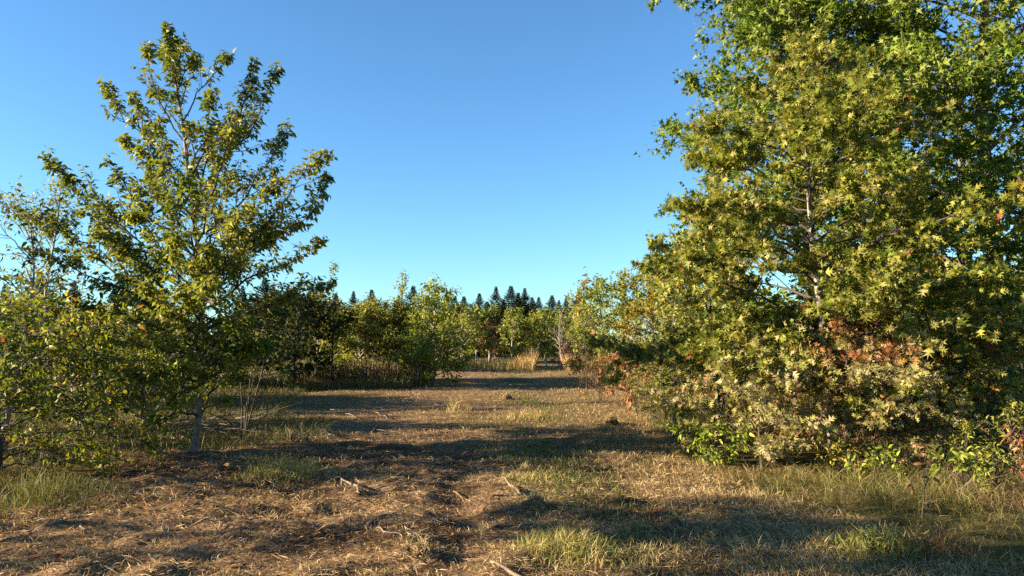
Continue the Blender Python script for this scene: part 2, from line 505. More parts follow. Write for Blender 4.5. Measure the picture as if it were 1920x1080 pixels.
    # --- leaves
    k = leaves
    N = len(TW) * k
    li = np.repeat(np.arange(len(TW)), k)
    ul = np.tile((np.arange(k) + .6) / k, len(TW)) + rng.normal(0, .05, N)
    keep = rng.random(N) < .9
    if thin is not None:
        keep &= thin(TW[li, 1] + b, rng)
    li, ul = li[keep], np.clip(ul[keep], .05, 1.0) ** (1 - .55 * cluster); N = len(li)
    s, t = sample(TW, (li, ul))
    al = norm(t * .55 + rand_perp(rng, t, .1) * .9 + np.array([0, 0, -leaf_droop]) + rng.normal(0, .2, (N, 3)))
    nr = norm(np.array([0, 0, leaf_up]) + rng.normal(0, .55, (N, 3)))
    sz = leaf * (1 + leaf_var * np.clip(rng.normal(size=N), -1.6, 1.6)) * (1.05 - .3 * (ul > .95))
    pos = s + al * .012
    clw = vnoise((TW[:, 1, 0] + TW[:, 1, 1] * .7) * 1.6 + seed, TW[:, 1, 2] * 1.6 + TW[:, 1, 1] * .9, seed)
    cl = np.clip((clw - .5) * 1.5 + .5 + rng.normal(0, .16, len(TW)), 0, 1)[li]
    co = leaf_colours(rng, N, pal, acc, cl)
    if zone is not None:
        co = zone(pos, co, rng)
    ok = pos[:, 2] > .04
    pos, al, nr, sz, co = pos[ok], al[ok], nr[ok], sz[ok], co[ok]
    single = np.zeros(len(pos), bool)
    if n_single:
        # the leaves that stand out at the crown's edge are pieces of their own
        wp = pos + b
        ctr = np.median(wp, 0)
        vis = (wp[:, 0] - ctr[0]) ** 2 / wp[:, 0].std() ** 2 + (wp[:, 2] - ctr[2]) ** 2 / wp[:, 2].std() ** 2
        vis = np.where(np.abs(wp[:, 0]) < wp[:, 1] * .69, vis, 0)
        single[np.argsort(-vis * rng.uniform(.6, 1, len(vis)))[:n_single]] = True
    m = ~single
    crown = link('crown', leaf_mesh('crown', pos[m], al[m], nr[m], sz[m], co[m], templ, mat or LEAF), root)
    if n_single:
        T, F = TEMPL[templ]
        mes = []
        cs = co[single]
        for q in range(6):
            cc = cs[rng.integers(0, len(cs))]
            mes.append(tri_mesh('leaf', T, F, mat or LEAF, np.tile(cc, (len(T), 1))))
        A = norm(al[single]); S = norm(np.cross(A, nr[single])); U = np.cross(S, A)
        for q in range(single.sum()):
            o = bpy.data.objects.new('leaf', mes[q % 6])
            z = sz[single][q] if False else float(sz[np.nonzero(single)[0][q]])
            M = np.eye(4); M[:3, 0] = S[q] * z; M[:3, 1] = A[q] * z; M[:3, 2] = U[q] * z; M[:3, 3] = pos[np.nonzero(single)[0][q]]
            o.parent = crown
            o.matrix_local = Matrix(M.tolist())
            COL.objects.link(o)
    return root

def Hof(py, d, base=0.0):
    """height above the ground of the pixel row py at distance d"""
    return float(at(960, py, d)[2]) - base

# ------------------------------------------------------------------ the ground
def axis(segs):
    out = [segs[0][0]]
    for a, b, step in segs:
        n = max(1, int(round((b - a) / step)))
        out += list(np.linspace(a, b, n + 1)[1:])
    return np.array(out)

def geo(a, b, s0, s1):
    out = [a]
    while abs(out[-1] - a) < abs(b - a):
        f = min(1, abs(out[-1] - a) / abs(b - a) + .004)
        out.append(out[-1] + math.copysign(s0 * (s1 / s0) ** (f ** .3), b - a))
    return out

def zone_colour(x, y):
    soil = np.array([.060, .036, .022]); straw = np.array([.205, .138, .078]); dry = np.array([.18, .130, .060]); green = np.array([.070, .078, .020])
    v = vnoise(x / 1.3, y / .9, 21) * .6 + vnoise(x / .35, y / .3, 22) * .4
    c = soil[None] + (straw * 1.12 - soil)[None] * np.clip(smooth(.30, .70, v) + .75 * smooth(9.5, 14, y), 0, 1)[:, None]
    rt = smooth(.9, 2.0, x)[:, None]
    c = c * (1 - rt) + (dry * (.75 + .5 * v)[:, None]) * rt
    rr = np.clip(rut(x, y) * (.35 + .65 * vnoise(x * 1.5, y * .8, 23)), 0, .85)[:, None]
    c = c * (1 - rr) + soil * 1.15 * rr
    g = np.clip(green_strip(x, y) * .9 + .75 * verge(x, y) + .55 * smooth(-3.2, -4.4, x) * smooth(10.2, 11.5, y), 0, .9)[:, None]
    c = c * (1 - g) + green * g
    far = smooth(30, 60, y)[:, None]
    return c * (1 - far) + np.array([.12, .105, .04]) * far

xs = np.array(sorted(set(np.round(geo(-9, -420, .2, 40)[::-1] + list(axis([(-9, -4.5, .09), (-4.5, 4.5, .065), (4.5, 9, .09)])) + geo(9, 420, .2, 40), 4))))
ys = np.array(sorted(set(np.round(geo(3, -60, .3, 10)[::-1] + list(axis([(3, 4.5, .06), (4.5, 9, .06), (9, 16, .11), (16, 30, .22)])) + geo(30, 600, .4, 40), 4))))
X, Y = np.meshgrid(xs, ys)
Z = terrain(X.ravel(), Y.ravel()).reshape(X.shape)
V = np.stack([X.ravel(), Y.ravel(), Z.ravel()], 1)
nx, ny = len(xs), len(ys)
q = (np.arange(ny - 1)[:, None] * nx + np.arange(nx - 1)[None]).ravel()
F = np.stack([q, q + 1, q + nx + 1, q + nx], 1)
ground = link('ground', tri_mesh('ground', V, F, ground_mat(), zone_colour(V[:, 0], V[:, 1]), True))
tag(ground, 'rough mown track of mulched dry grass and bare soil', None, None, 'structure')

# ------------------------------------------------------------------ grass and mulch (nobody could count it)
def blades(name, label, x, y, length, width, tilt, bend, col, az=None, seed=0, lift=0.0, mat=None, z=None):
    rng = np.random.default_rng(seed)
    n = len(x)
    az = rng.uniform(0, 2 * math.pi, n) if az is None else az
    z = terrain(x, y) if z is None else z
    p = np.stack([x, y, z + lift], 1)
    h = np.stack([np.cos(az), np.sin(az), np.zeros(n)], 1)
    up = np.array([0, 0, 1.0])
    d0 = h * np.cos(tilt)[:, None] + up * np.sin(tilt)[:, None]
    d1 = norm(h * np.cos(tilt - bend)[:, None] + up * np.sin(tilt - bend)[:, None])
    roll = rng.uniform(-1, 1, n)[:, None]
    sd = norm(np.cross(d0, up) + roll * norm(np.cross(np.cross(d0, up), d0)))
    m = p + d0 * (length * .5)[:, None]; t = m + d1 * (length * .5)[:, None]
    w = width[:, None]
    Vv = np.stack([p, m - sd * w * .55, m + sd * w * .55, t], 1).reshape(-1, 3)
    i = np.arange(n)[:, None, None] * 4
    Ff = (np.array([[0, 2, 1], [1, 2, 3]])[None] + i).reshape(-1, 3)
    o = link(name, tri_mesh(name, Vv, Ff, mat or BLADE, np.repeat(col, 4, 0)))
    return tag(o, label, 'grass', None, 'stuff')

def scatter(rng, n, d0, d1, xmin=None, xmax=None, power=1.0):
    """points over the visible ground, denser near the camera"""
    u = rng.random(n)
    d = d0 * (d1 / d0) ** (u ** power)
    half = d * .74 + .6
    x = rng.uniform(-1, 1, n) * half
    if xmin is not None:
        x = rng.uniform(xmin, xmax, n)
    return x, d

def pick(rng, n, cols, var=.25):
    c = np.array(cols)[rng.integers(0, len(cols), n)]
    return c * rng.uniform(1 - var, 1 + var, (n, 1))

rng = np.random.default_rng(11)
# mulched straw lying flat
x, y = scatter(rng, 300000, 4.0, 34, power=.95)
ok = (verge(x, y) < .6) & (rng.random(len(x)) < .3 + .7 * smooth(.35, .62, vnoise(x / .6 + 4, y / .45, 31))) & (x > -6.5 - .2 * y)
ok &= rng.random(len(x)) > .75 * green_strip(x, y)
ok &= rng.random(len(x)) > .7 * rut(x, y) * (.3 + .7 * vnoise(x * 1.5, y * .8, 23))
x, y = x[ok], y[ok]; n = len(x)
sc = 1 + .045 * np.maximum(y - 6, 0)
L_ = rng.uniform(.03, .10, n) + .10 * rng.random(n) ** 4 * (1 + .02 * (y - 5)); W_ = rng.uniform(.0028, .006, n) * sc
colr = pick(rng, n, [(.40, .29, .155), (.31, .215, .112), (.47, .355, .20), (.20, .125, .068), (.11, .068, .038), (.27, .18, .092)])
az = rng.uniform(0, 2 * math.pi, n)
blades('mulched_straw', 'loose mulched dry grass lying over the bare soil', x, y, L_, W_, np.abs(rng.normal(.12, .22, n)), rng.uniform(0, .5, n), colr, az, 12, .006)
# chopped stalks and bark among the straw
x, y = scatter(rng, 42000, 4.0, 24)
ok = (x < 1.1 + .5 * rng.random(len(x))) & (x > -5.6 - .05 * y) & (rng.random(len(x)) < .25 + .75 * smooth(.4, .65, vnoise(x / .8, y / .6, 35)))
x, y = x[ok], y[ok]; n = len(x)
sc = 1 + .04 * np.maximum(y - 6, 0)
blades('chopped_debris', 'chopped brown stalks and bark scattered through the mulch', x, y, rng.uniform(.03, .10, n) + .14 * rng.random(n) ** 5, rng.uniform(.006, .014, n) * sc, rng.normal(.1, .25, n), rng.uniform(-.1, .2, n),
       pick(rng, n, [(.085, .05, .03), (.12, .07, .042), (.06, .037, .024), (.17, .105, .06), (.30, .21, .12)]), None, 18, .014)
# short standing stubble
x, y = scatter(rng, 150000, 4.0, 40)
ok = (verge(x, y) < .7) & (x > -7 - .2 * y)
right = smooth(.7, 1.8, x)
ok &= rng.random(len(x)) < .14 + .65 * right + .5 * smooth(8.5, 12, y) + .3 * smooth(.5, .65, vnoise(x / .5, y / .5, 41))
x, y = x[ok], y[ok]; n = len(x)
sc = 1 + .04 * np.maximum(y - 6, 0)
right = smooth(.7, 1.8, x)
colr = pick(rng, n, [(.38, .285, .14), (.31, .22, .105), (.43, .335, .175), (.20, .18, .06), (.24, .155, .08)])
blades('dry_stubble', 'short dry brown grass stubble standing on the track', x, y, rng.uniform(.03, .085, n) * (1 + .5 * right), rng.uniform(.003, .0055, n) * sc,
       rng.uniform(.5, 1.4, n), rng.uniform(0, .9, n), colr, None, 13)
# green grass in the middle of the track and in patches
x, y = scatter(rng, 150000, 4.0, 42)
ok = rng.random(len(x)) < np.clip(green_strip(x, y) * 1.1, 0, 1)
x, y = x[ok], y[ok]; n = len(x)
sc = 1 + .04 * np.maximum(y - 6, 0)
colr = pick(rng, n, [(.085, .105, .018), (.115, .13, .025), (.16, .155, .045), (.06, .08, .014), (.24, .19, .08)])
blades('track_grass', 'short green grass growing along the middle of the track', x, y, rng.uniform(.05, .13, n), rng.uniform(.0035, .0065, n) * sc,
       rng.uniform(.5, 1.5, n), rng.uniform(0, 1.0, n), colr, None, 14)
# verge at the right
x = rng.uniform(1.0, 14, 130000); y = 4.0 * (26 / 4.0) ** rng.random(130000)
ok = rng.random(len(x)) < verge(x, y) * (.35 + .65 * smooth(.25, .6, vnoise(x * .9, y * .9, 51)))
ok &= x < y * .74 + .8
x, y = x[ok], y[ok]; n = len(x)
sc = 1 + .04 * np.maximum(y - 6, 0)
hh = (.12 + .30 * smooth(11, 14, y) + .30 * smooth(.3, .75, vnoise(x * 1.1 + 2, y * 1.1, 52))) * rng.uniform(.5, 1.25, n)
straw = smooth(.40, .65, vnoise(x * .8 + 20, y * .8, 53))[:, None]
cg = pick(rng, n, [(.095, .105, .02), (.125, .125, .03), (.07, .08, .015), (.16, .135, .05)])
cs = pick(rng, n, [(.21, .15, .07), (.17, .11, .05), (.26, .195, .10), (.14, .08, .038)])
colr = np.where(rng.random((n, 1)) < .25 + .5 * straw, cs, cg)
blades('verge_grass', 'long uncut green and straw coloured grass along the oaks', x, y, hh, rng.uniform(.0025, .005, n) * sc, rng.uniform(.5, 1.5, n), rng.uniform(.1, 1.5, n), colr, None, 15)
# rough grass at the left under the pear tree and along the far edges
x = rng.uniform(-24, -2.2, 120000); y = 6.6 * (26 / 6.6) ** rng.random(120000)
edge = -5.0 + 1.7 * smooth(10.2, 11.2, y) - 1.6 * smooth(13.5, 16, y) + .8 * (vnoise(x * .9, y * .9, 61) - .5) - .16 * np.maximum(y - 15, 0) - .35 * smooth(9, 7, y)
ok = (x < edge) & (np.abs(x) < y * .74 + .8)
x, y = x[ok], y[ok]; n = len(x)
sc = 1 + .04 * np.maximum(y - 6, 0)
colr = pick(rng, n, [(.07, .085, .018), (.10, .105, .025), (.15, .13, .05), (.055, .07, .014), (.20, .15, .07)])
blades('rough_grass', 'rough green grass under the trees beside the mown track', x, y, rng.uniform(.10, .34, n), rng.uniform(.003, .006, n) * sc, rng.uniform(.8, 1.5, n), rng.uniform(.1, 1.1, n), colr, None, 16)
# tall pale grass in front of the far trees
x1 = np.concatenate([rng.uniform(-16, 4.2, 16000), rng.uniform(1.8, 6.5, 9000), rng.uniform(-10, -2.6, 14000), rng.normal(1.2, .7, 1500), rng.normal(2.3, .5, 900)])
y1 = np.concatenate([rng.uniform(36, 44, 16000), rng.uniform(24, 38, 9000), rng.uniform(23.4, 28, 14000), rng.normal(38.5, 1.0, 1500), rng.normal(37.5, 1, 900)])
ok = (vnoise(x1 * .5, y1 * .5, 71) > .30) & ~((x1 < 2.2 + .05 * y1) & (x1 > -2.9) & (y1 < 36))
x, y = x1[ok], y1[ok]; n = len(x)
clump = np.maximum(np.exp(-((x - 1.2) ** 2 / 1.0 + (y - 38.5) ** 2 / 4)), np.exp(-((x - 2.3) ** 2 / .6 + (y - 37.5) ** 2 / 4)))
cpale = pick(rng, n, [(.46, .27, .12), (.38, .22, .10), (.50, .33, .17)])
cdull = pick(rng, n, [(.13, .11, .035), (.10, .105, .028), (.075, .085, .018), (.18, .13, .055)])
colr = np.where(rng.random((n, 1)) < .04 + .8 * clump[:, None], cpale, cdull)
blades('tall_dead_grass', 'tall pale dead grass in front of the far trees', x, y, rng.uniform(.15, .5, n) * (.4 + 1.1 * vnoise(x * .35, y * .35, 72)) + clump * rng.uniform(.2, .95, n), rng.uniform(.012, .024, n), rng.uniform(1.2, 1.57, n), rng.uniform(0, .5, n), colr, None, 17)

# ------------------------------------------------------------------ the pear tree beside the track
PD = 10.6
def tip(px, py, dy, z):
    p = at(px, py, PD + dy)
    return (p[0], p[1], p[2], z)
pear_tips = [tip(275, 82, -.2, 4.5), tip(196, 160, .3, 3.7), tip(252, 182, -.5, 3.6), tip(476, 112, .3, 3.5), tip(522, 130, -.2, 3.7),
             tip(540, 238, .5, 3.1), tip(612, 296, -.3, 2.6), tip(613, 330, .6, 2.5), tip(598, 380, .1, 2.4), tip(602, 455, -.5, 2.1),
             tip(82, 296, .2, 2.5), tip(200, 306, -.6, 2.8), tip(45, 400, .8, 2.1), tip(70, 470, -.5, 1.8), tip(618, 532, -.2, 1.7), tip(520, 560, .8, 1.6),
             tip(120, 560, -.4, 1.6), tip(190, 640, .5, 1.3), tip(250, 700, -.7, 1.05), tip(500, 650, -.6, 1.35), tip(285, 790, -.9, .55), tip(440, 690, -1.0, 1.2), tip(300, 650, -1.5, 1.3),
             tip(400, 180, 1.0, 3.4), tip(430, 250, -1.0, 3.0), tip(300, 230, -1.1, 3.2), tip(350, 330, -1.6, 2.6), tip(250, 400, -1.5, 2.2), tip(450, 400, -1.6, 2.2),
             tip(200, 450, 1.5, 2.1), tip(480, 430, 1.6, 2.1), tip(330, 450, -2.0, 1.9), tip(400, 520, -2.0, 1.7), tip(270, 540, -1.8, 1.6), tip(430, 330, 1.5, 2.7), tip(280, 320, 1.4, 2.7),
             tip(310, 600, 1.9, 1.4), tip(230, 520, 1.9, 1.6), tip(380, 640, 1.8, 1.3), tip(160, 400, -1.0, 2.2), tip(520, 340, -.9, 2.6), tip(325, 752, -.7, .95), tip(290, 735, .4, .9), tip(465, 600, -1.2, 1.4), tip(330, 690, -1.3, 1.1)]
g0 = G(372, PD)
pear_path = [g0, at(372, 800, PD), at(374, 720, PD), at(378, 600, PD), at(372, 480, PD), at(356, 340, PD), at(338, 200, PD), at(322, 110, PD), at(316, 50, PD)]
tree('pear_tree', 'tall young pear tree with pale lower trunk standing alone beside the track', 'tree', 372, PD, 6.1, 'pear', 3, trunk_r=.052, bark=BARK_PEAR, branch_bark=BARK_DARK,
     trunk_path=pear_path, prim_tips=pear_tips, n_prim=36, t0=.16, t1=.93, R=1.15, prim_twigs=1.3, rise=.8, sec_per_m=8.0, sec_ratio=.27, sec_max=.6, flat=.1, sec_up=.45,
     twig_per_m=11, twig_len=(.12, .32), twig_up=.35, leaves=7, leaf=.080, templ='leaf4', leaf_up=.35, taper=.68, leaf_droop=.75, acc={'red': .015, 'orange': .02, 'yellow': .03}, mat=LEAF_GLOSS,
     split_branches=True, n_single=280, sec_start=.25)

# slim several-stemmed pear behind it
tree('pear_sapling', 'slim dark several-stemmed sapling right behind the tall pear tree', 'tree', 462, 11.9, 2.4, 'pear_dark', 4, R=1.0, trunk_r=.016, bark=BARK_DARK,
     stems=4, stem_spread=.16, n_prim=18, t0=.38, rise=.6, sec_per_m=5, twig_per_m=8, leaves=5, leaf=.08, templ='ovate', leaf_droop=.6, acc={'red': .04}, lean=(.25, 0))

# leafy sapling at the left edge
tree('broadleaf_sapling', 'low leafy sapling with scattered yellow and orange leaves at the near edge', 'tree', 15, 8.5, 2.0, 'hawthorn', 5, R=1.2, trunk_r=.04, bark=BARK_DARK,
     n_prim=50, t0=.05, rise=.25, branch_k=.5, env='column', droop=.18, zmin=.08, sec_per_m=6, sec_ratio=.4, sec_max=.6, flat=.55, sec_up=.05, twig_per_m=9, leaves=6, leaf=.076, templ='leaf4', leaf_droop=.4, leaf_up=.3,
     acc={'orange': .10, 'yellow': .14, 'red': .02, 'brown': .04}, split_branches=True, n_single=250, mat=LEAF_GLOSS)
tree('thin_sapling', 'thin open sapling with dark reddish leaves rising above the leafy low one', 'tree', 8, 9.7, 3.4, 'pear_dark', 6, R=.9, trunk_r=.035, bark=BARK_GREY,
     n_prim=18, t0=.35, rise=.7, sec_per_m=4, twig_per_m=5, leaves=5, leaf=.075, templ='ovate', leaf_droop=.5, acc={'red': .06, 'brown': .14}, lean=(.2, .1))

# ------------------------------------------------------------------ oaks at the right
def oak_zone(pos, co, rng):
    return co
OD = 10.8
tree('young_oak', 'young olive-gold oak with slim grey trunk in front of the taller green oaks', 'tree', 1552, OD, Hof(70, OD), 'oak_gold', 8, R=2.45, trunk_r=.06, bark=BARK_GREY, branch_bark=BARK_DARK,
     n_prim=78, t0=.12, t1=.98, rise=.40, env='cone', env_pow=.55, droop=.10, sec_per_m=5.0, sec_ratio=.42, sec_max=1.0, flat=.7, sec_up=.02, twig_per_m=10.5, twig_len=(.10, .30),
     leaves=15, leaf=.088, leaf_up=.2, leaf_var=.38, templ='oaklite', leaf_droop=.35, acc={'orange': .05, 'red': .035, 'brown': .03}, split_branches=True, n_single=220, spread_noise=.2, prim_twigs=.5, cluster=.45, sec_start=.25, sec_k=3, twig_r=.003)
tree('great_oak', 'great green oak at the right picture edge with the thickest trunk of the oaks', 'tree', 1885, 15.5, 12.5, 'oak_green', 9, R=5.8, trunk_r=.22, bark=BARK_OAK, split_branches=True,
     n_prim=84, t0=.08, t1=.97, rise=.42, env='oval', env_pow=.5, droop=.1, sec_per_m=3.8, sec_ratio=.36, sec_max=1.7, flat=.45, sec_up=.05, twig_per_m=5.8, twig_len=(.2, .48), branch_k=.75, leaf_up=.3, leaf_var=.38,
     leaves=14, leaf=.125, templ='oak4', leaf_droop=.3, acc={'orange': .015, 'yellow': .02}, spread_noise=.18, prim_twigs=.6, cluster=.35, sec_k=3, show_twigs=False,
     thin=lambda p, rng: (rng.random(len(p)) < np.where((p[:, 0] > .70 * p[:, 1] + 1.0) | (p[:, 1] > 16.6), .22, 1.0)))
tree('tall_oak', 'tall green oak rising behind the young olive-gold one', 'tree', 1530, 16.5, 11.5, 'oak_green', 10, R=3.45, trunk_r=.17, bark=BARK_OAK, split_branches=True,
     n_prim=72, t0=.08, t1=.97, rise=.45, env='oval', env_pow=.45, sec_per_m=4.0, sec_ratio=.4, sec_max=1.4, flat=.45, sec_up=.05, twig_per_m=7.2, twig_len=(.2, .45), branch_k=.7, leaf_up=.3, leaf_var=.38,
     leaves=14, leaf=.125, templ='oak4', leaf_droop=.3, acc={'orange': .03, 'yellow': .03}, spread_noise=.12, prim_twigs=.6, cluster=.35, sec_k=3, show_twigs=False,
     thin=lambda p, rng: (rng.random(len(p)) < np.where(p[:, 1] > 17.0, .3, 1.0)))
tree('green_oak', 'bright green oak between the young olive-gold one and the picture edge', 'tree', 1818, 13.0, Hof(70, 13.0), 'oak_green', 12, R=1.9, trunk_r=.08, bark=BARK_OAK, split_branches=True,
     n_prim=54, t0=.2, t1=.97, rise=.45, env='oval', env_pow=.5, sec_per_m=4.4, sec_ratio=.42, sec_max=1.1, flat=.5, sec_up=.05, twig_per_m=6.0, twig_len=(.14, .34), branch_k=.7, leaf_up=.35,
     leaves=14, leaf=.112, templ='oak4', leaf_droop=.3, acc={'orange': .02, 'yellow': .03}, spread_noise=.2, prim_twigs=.6, cluster=.35, sec_k=3, show_twigs=False)
tree('oak_sapling', 'pale buff-leaved oak sapling beside the lime-green bush', 'tree', 1420, 9.5, 1.45, 'oak_pale', 20, R=.95, trunk_r=.018, branch_k=.6, bark=BARK_DARK,
     n_prim=26, t0=.1, rise=.35, env='column', sec_per_m=6, sec_ratio=.45, flat=.5, twig_per_m=10, twig_len=(.1, .22), leaves=8, leaf=.088, templ='oak', leaf_droop=.25, leaf_up=.3, leaf_var=.38, acc={'brown': .08, 'orange': .05, 'red': .03}, n_single=100)
tree('oak_sapling', 'pale buff-leaved oak sapling below the rust-red one', 'tree', 1665, 9.3, 1.55, 'oak_pale', 21, R=.9, trunk_r=.018, branch_k=.6, bark=BARK_DARK,
     n_prim=26, t0=.1, rise=.4, env='column', sec_per_m=6, sec_ratio=.45, flat=.5, twig_per_m=10, twig_len=(.1, .22), leaves=8, leaf=.088, templ='oak', leaf_droop=.25, leaf_up=.3, leaf_var=.38, acc={'red': .06, 'orange': .08, 'brown': .06}, n_single=100)
tree('rust_oak_sapling', 'rust-red oak sapling between the two pale buff-leaved ones', 'tree', 1585, 9.6, 1.9, 'oak_rust', 22, R=.7, trunk_r=.025, bark=BARK_DARK,
     n_prim=20, t0=.1, rise=.55, env='column', sec_per_m=5, flat=.3, twig_per_m=7, leaves=7, leaf=.095, templ='oak', leaf_droop=.5, leaf_var=.38, n_single=60)
tree('red_oak_sapling', 'taller oak sapling with orange-red upper leaves in front of the great oak', 'tree', 1745, 9.8, 2.1, 'oak_gold', 23, R=.95, trunk_r=.03, bark=BARK_DARK,
     n_prim=22, t0=.3, rise=.35, env='column', sec_per_m=5, flat=.5, twig_per_m=7, leaves=8, leaf=.095, templ='oak', leaf_droop=.3, leaf_var=.38, acc={'red': .30, 'orange': .20, 'brown': .05})
tree('dark_undergrowth_oak', 'shaded dark green oak sapling at the picture edge under the great oak', 'tree', 1900, 11.2, 2.3, 'oak_green', 24, R=1.3, trunk_r=.03, bark=BARK_OAK,
     n_prim=28, t0=.08, rise=.3, env='column', sec_per_m=5, flat=.4, twig_per_m=6, leaves=6, leaf=.10, templ='oak4', leaf_droop=.3, acc={'brown': .06})
for k, (px, d, h, lb, pal_) in enumerate([(1490, 13.2, 2.2, 'dark leafy understory shrub left of the young oak trunk', 'oak_green'), (1625, 13.6, 2.4, 'dark leafy understory shrub right of the young oak trunk', 'midgreen'),
                                     (1745, 13.0, 2.3, 'dense understory shrub between young oak and great oak', 'oak_green'), (1870, 13.6, 2.6, 'dense understory shrub at the foot of the great oak', 'oak_green'), (1400, 15.5, 2.3, 'understory shrub behind the pale sapling left side', 'midgreen')]):
    tree('understory_shrub', lb, 'shrub', px, d, h, pal_, 500 + k, R=1.35, trunk_r=.025, bark=BARK_DARK, group='understory below the oaks', stems=4, stem_spread=.18, n_prim=34, t0=.06, rise=.5, sec_per_m=5, twig_per_m=6.5, leaves=6,
         leaf=.12, templ='leaf4', leaf_droop=.4, acc={'brown': .04, 'red': .02}, show_twigs=False, sec_k=3, env_pow=.5)
tree('lime_bush', 'low bright lime-green bush at the corner of the track and oaks', 'bush', 1325, 9.75, .5, 'lime', 25, R=.42, trunk_r=.012, bark=BARK_DARK,
     stems=5, stem_spread=.28, n_prim=26, t0=.15, rise=.4, sec_per_m=7, twig_per_m=9, twig_len=(.05, .12), leaves=7, leaf=.06, templ='ovate', leaf_droop=.55, n_single=120)
tree('green_shrub', 'dark green leafy shrub between lime-green bush and grey-stemmed shrub', 'shrub', 1340, 11.6, 1.9, 'midgreen', 26, R=1.0, trunk_r=.02, bark=BARK_DARK,
     stems=4, stem_spread=.15, n_prim=26, t0=.12, rise=.5, sec_per_m=5, twig_per_m=8, leaves=6, leaf=.075, templ='round', leaf_droop=.4, acc={'brown': .04})
tree('grey_shrub', 'grey-stemmed shrub with few leaves beside the track', 'shrub', 1258, 12.6, 1.75, 'midgreen', 27, R=.75, trunk_r=.03, bark=BARK_GREY,
     stems=3, stem_spread=.13, n_prim=16, t0=.35, rise=.8, sec_per_m=5, twig_per_m=5, leaves=4, leaf=.05, templ='diamond', leaf_droop=.3)
tree('russet_sapling', 'sapling with withered russet leaves beside the grey-stemmed shrub', 'sapling', 1190, 16.5, 1.35, 'russet', 28, R=.7, trunk_r=.02, bark=BARK_DARK,
     n_prim=22, t0=.12, rise=.5, sec_per_m=6, twig_per_m=7, leaves=6, leaf=.10, templ='ovate', leaf_droop=.6)

# ------------------------------------------------------------------ trees stepping back along the right of the track
back_r = [
    ('broadleaf_tree', 'bushy olive-green tree against the left flank of the young oak', 1340, 14.0, 440, 'olive', 1.0, 'oval', .075),
    ('broadleaf_tree', 'amber-leaved tree second back along the track behind the oaks', 1272, 18.0, 468, 'amber', 1.1, 'oval', .08),
    ('broadleaf_tree', 'green tree with yellow patches third back along the track behind the oaks', 1220, 23.0, 496, 'amber', 1.35, 'oval', .085),
    ('broadleaf_tree', 'fresh green tree beside the leaning sapling', 1168, 25.0, 516, 'midgreen', 1.35, 'oval', .09),
    ('broadleaf_tree', 'light green narrow tree with amber tip nearest the far clearing', 1122, 28.0, 535, 'midgreen', 1.2, 'oval', .09),
    ('broadleaf_tree', 'tall green tree filling the gap behind the amber trees', 1300, 22.0, 450, 'midgreen', 1.7, 'oval', .11),
]
for i, (nm, lb, px, d, top, pal, R, env, lf) in enumerate(back_r):
    tree(nm, lb, 'tree', px, d, Hof(top, d), pal, 40 + i, R=R, trunk_r=.06, bark=BARK_DARK, group='trees stepping back along the track',
         n_prim=34, t0=.06, rise=.45, env=env, env_pow=.5, sec_per_m=6, sec_ratio=.4, twig_per_m=10, twig_len=(.12, .30), leaves=7, leaf=lf, sec_k=3, templ='diamond' if lf < .1 else 'round',
         acc={'orange': .03, 'yellow': .05, 'brown': .03}, show_twigs=False, spread_noise=.25)
tree('leaning_sapling', 'leaning sapling with sparse leaves at the track edge', 'sapling', 1150, 21.0, 2.3, 'olive', 50, R=.6, trunk_r=.02, bark=BARK_DARK, lean=(-.75, 0),
     n_prim=14, t0=.35, rise=.9, sec_per_m=5, twig_per_m=4, leaves=4, leaf=.06, templ='diamond', twig_r=.004)
tree('leggy_sapling', 'leggy sapling whose sparse top leaves stand clear against the sky', 'sapling', 1098, 24.0, Hof(512, 24.0), 'amber', 51, R=.45, trunk_r=.016, bark=BARK_DARK,
     n_prim=9, t0=.45, rise=.9, sec_per_m=3, twig_per_m=3, leaves=4, leaf=.13, templ='ovate', leaf_droop=.8, acc={'brown': .2})

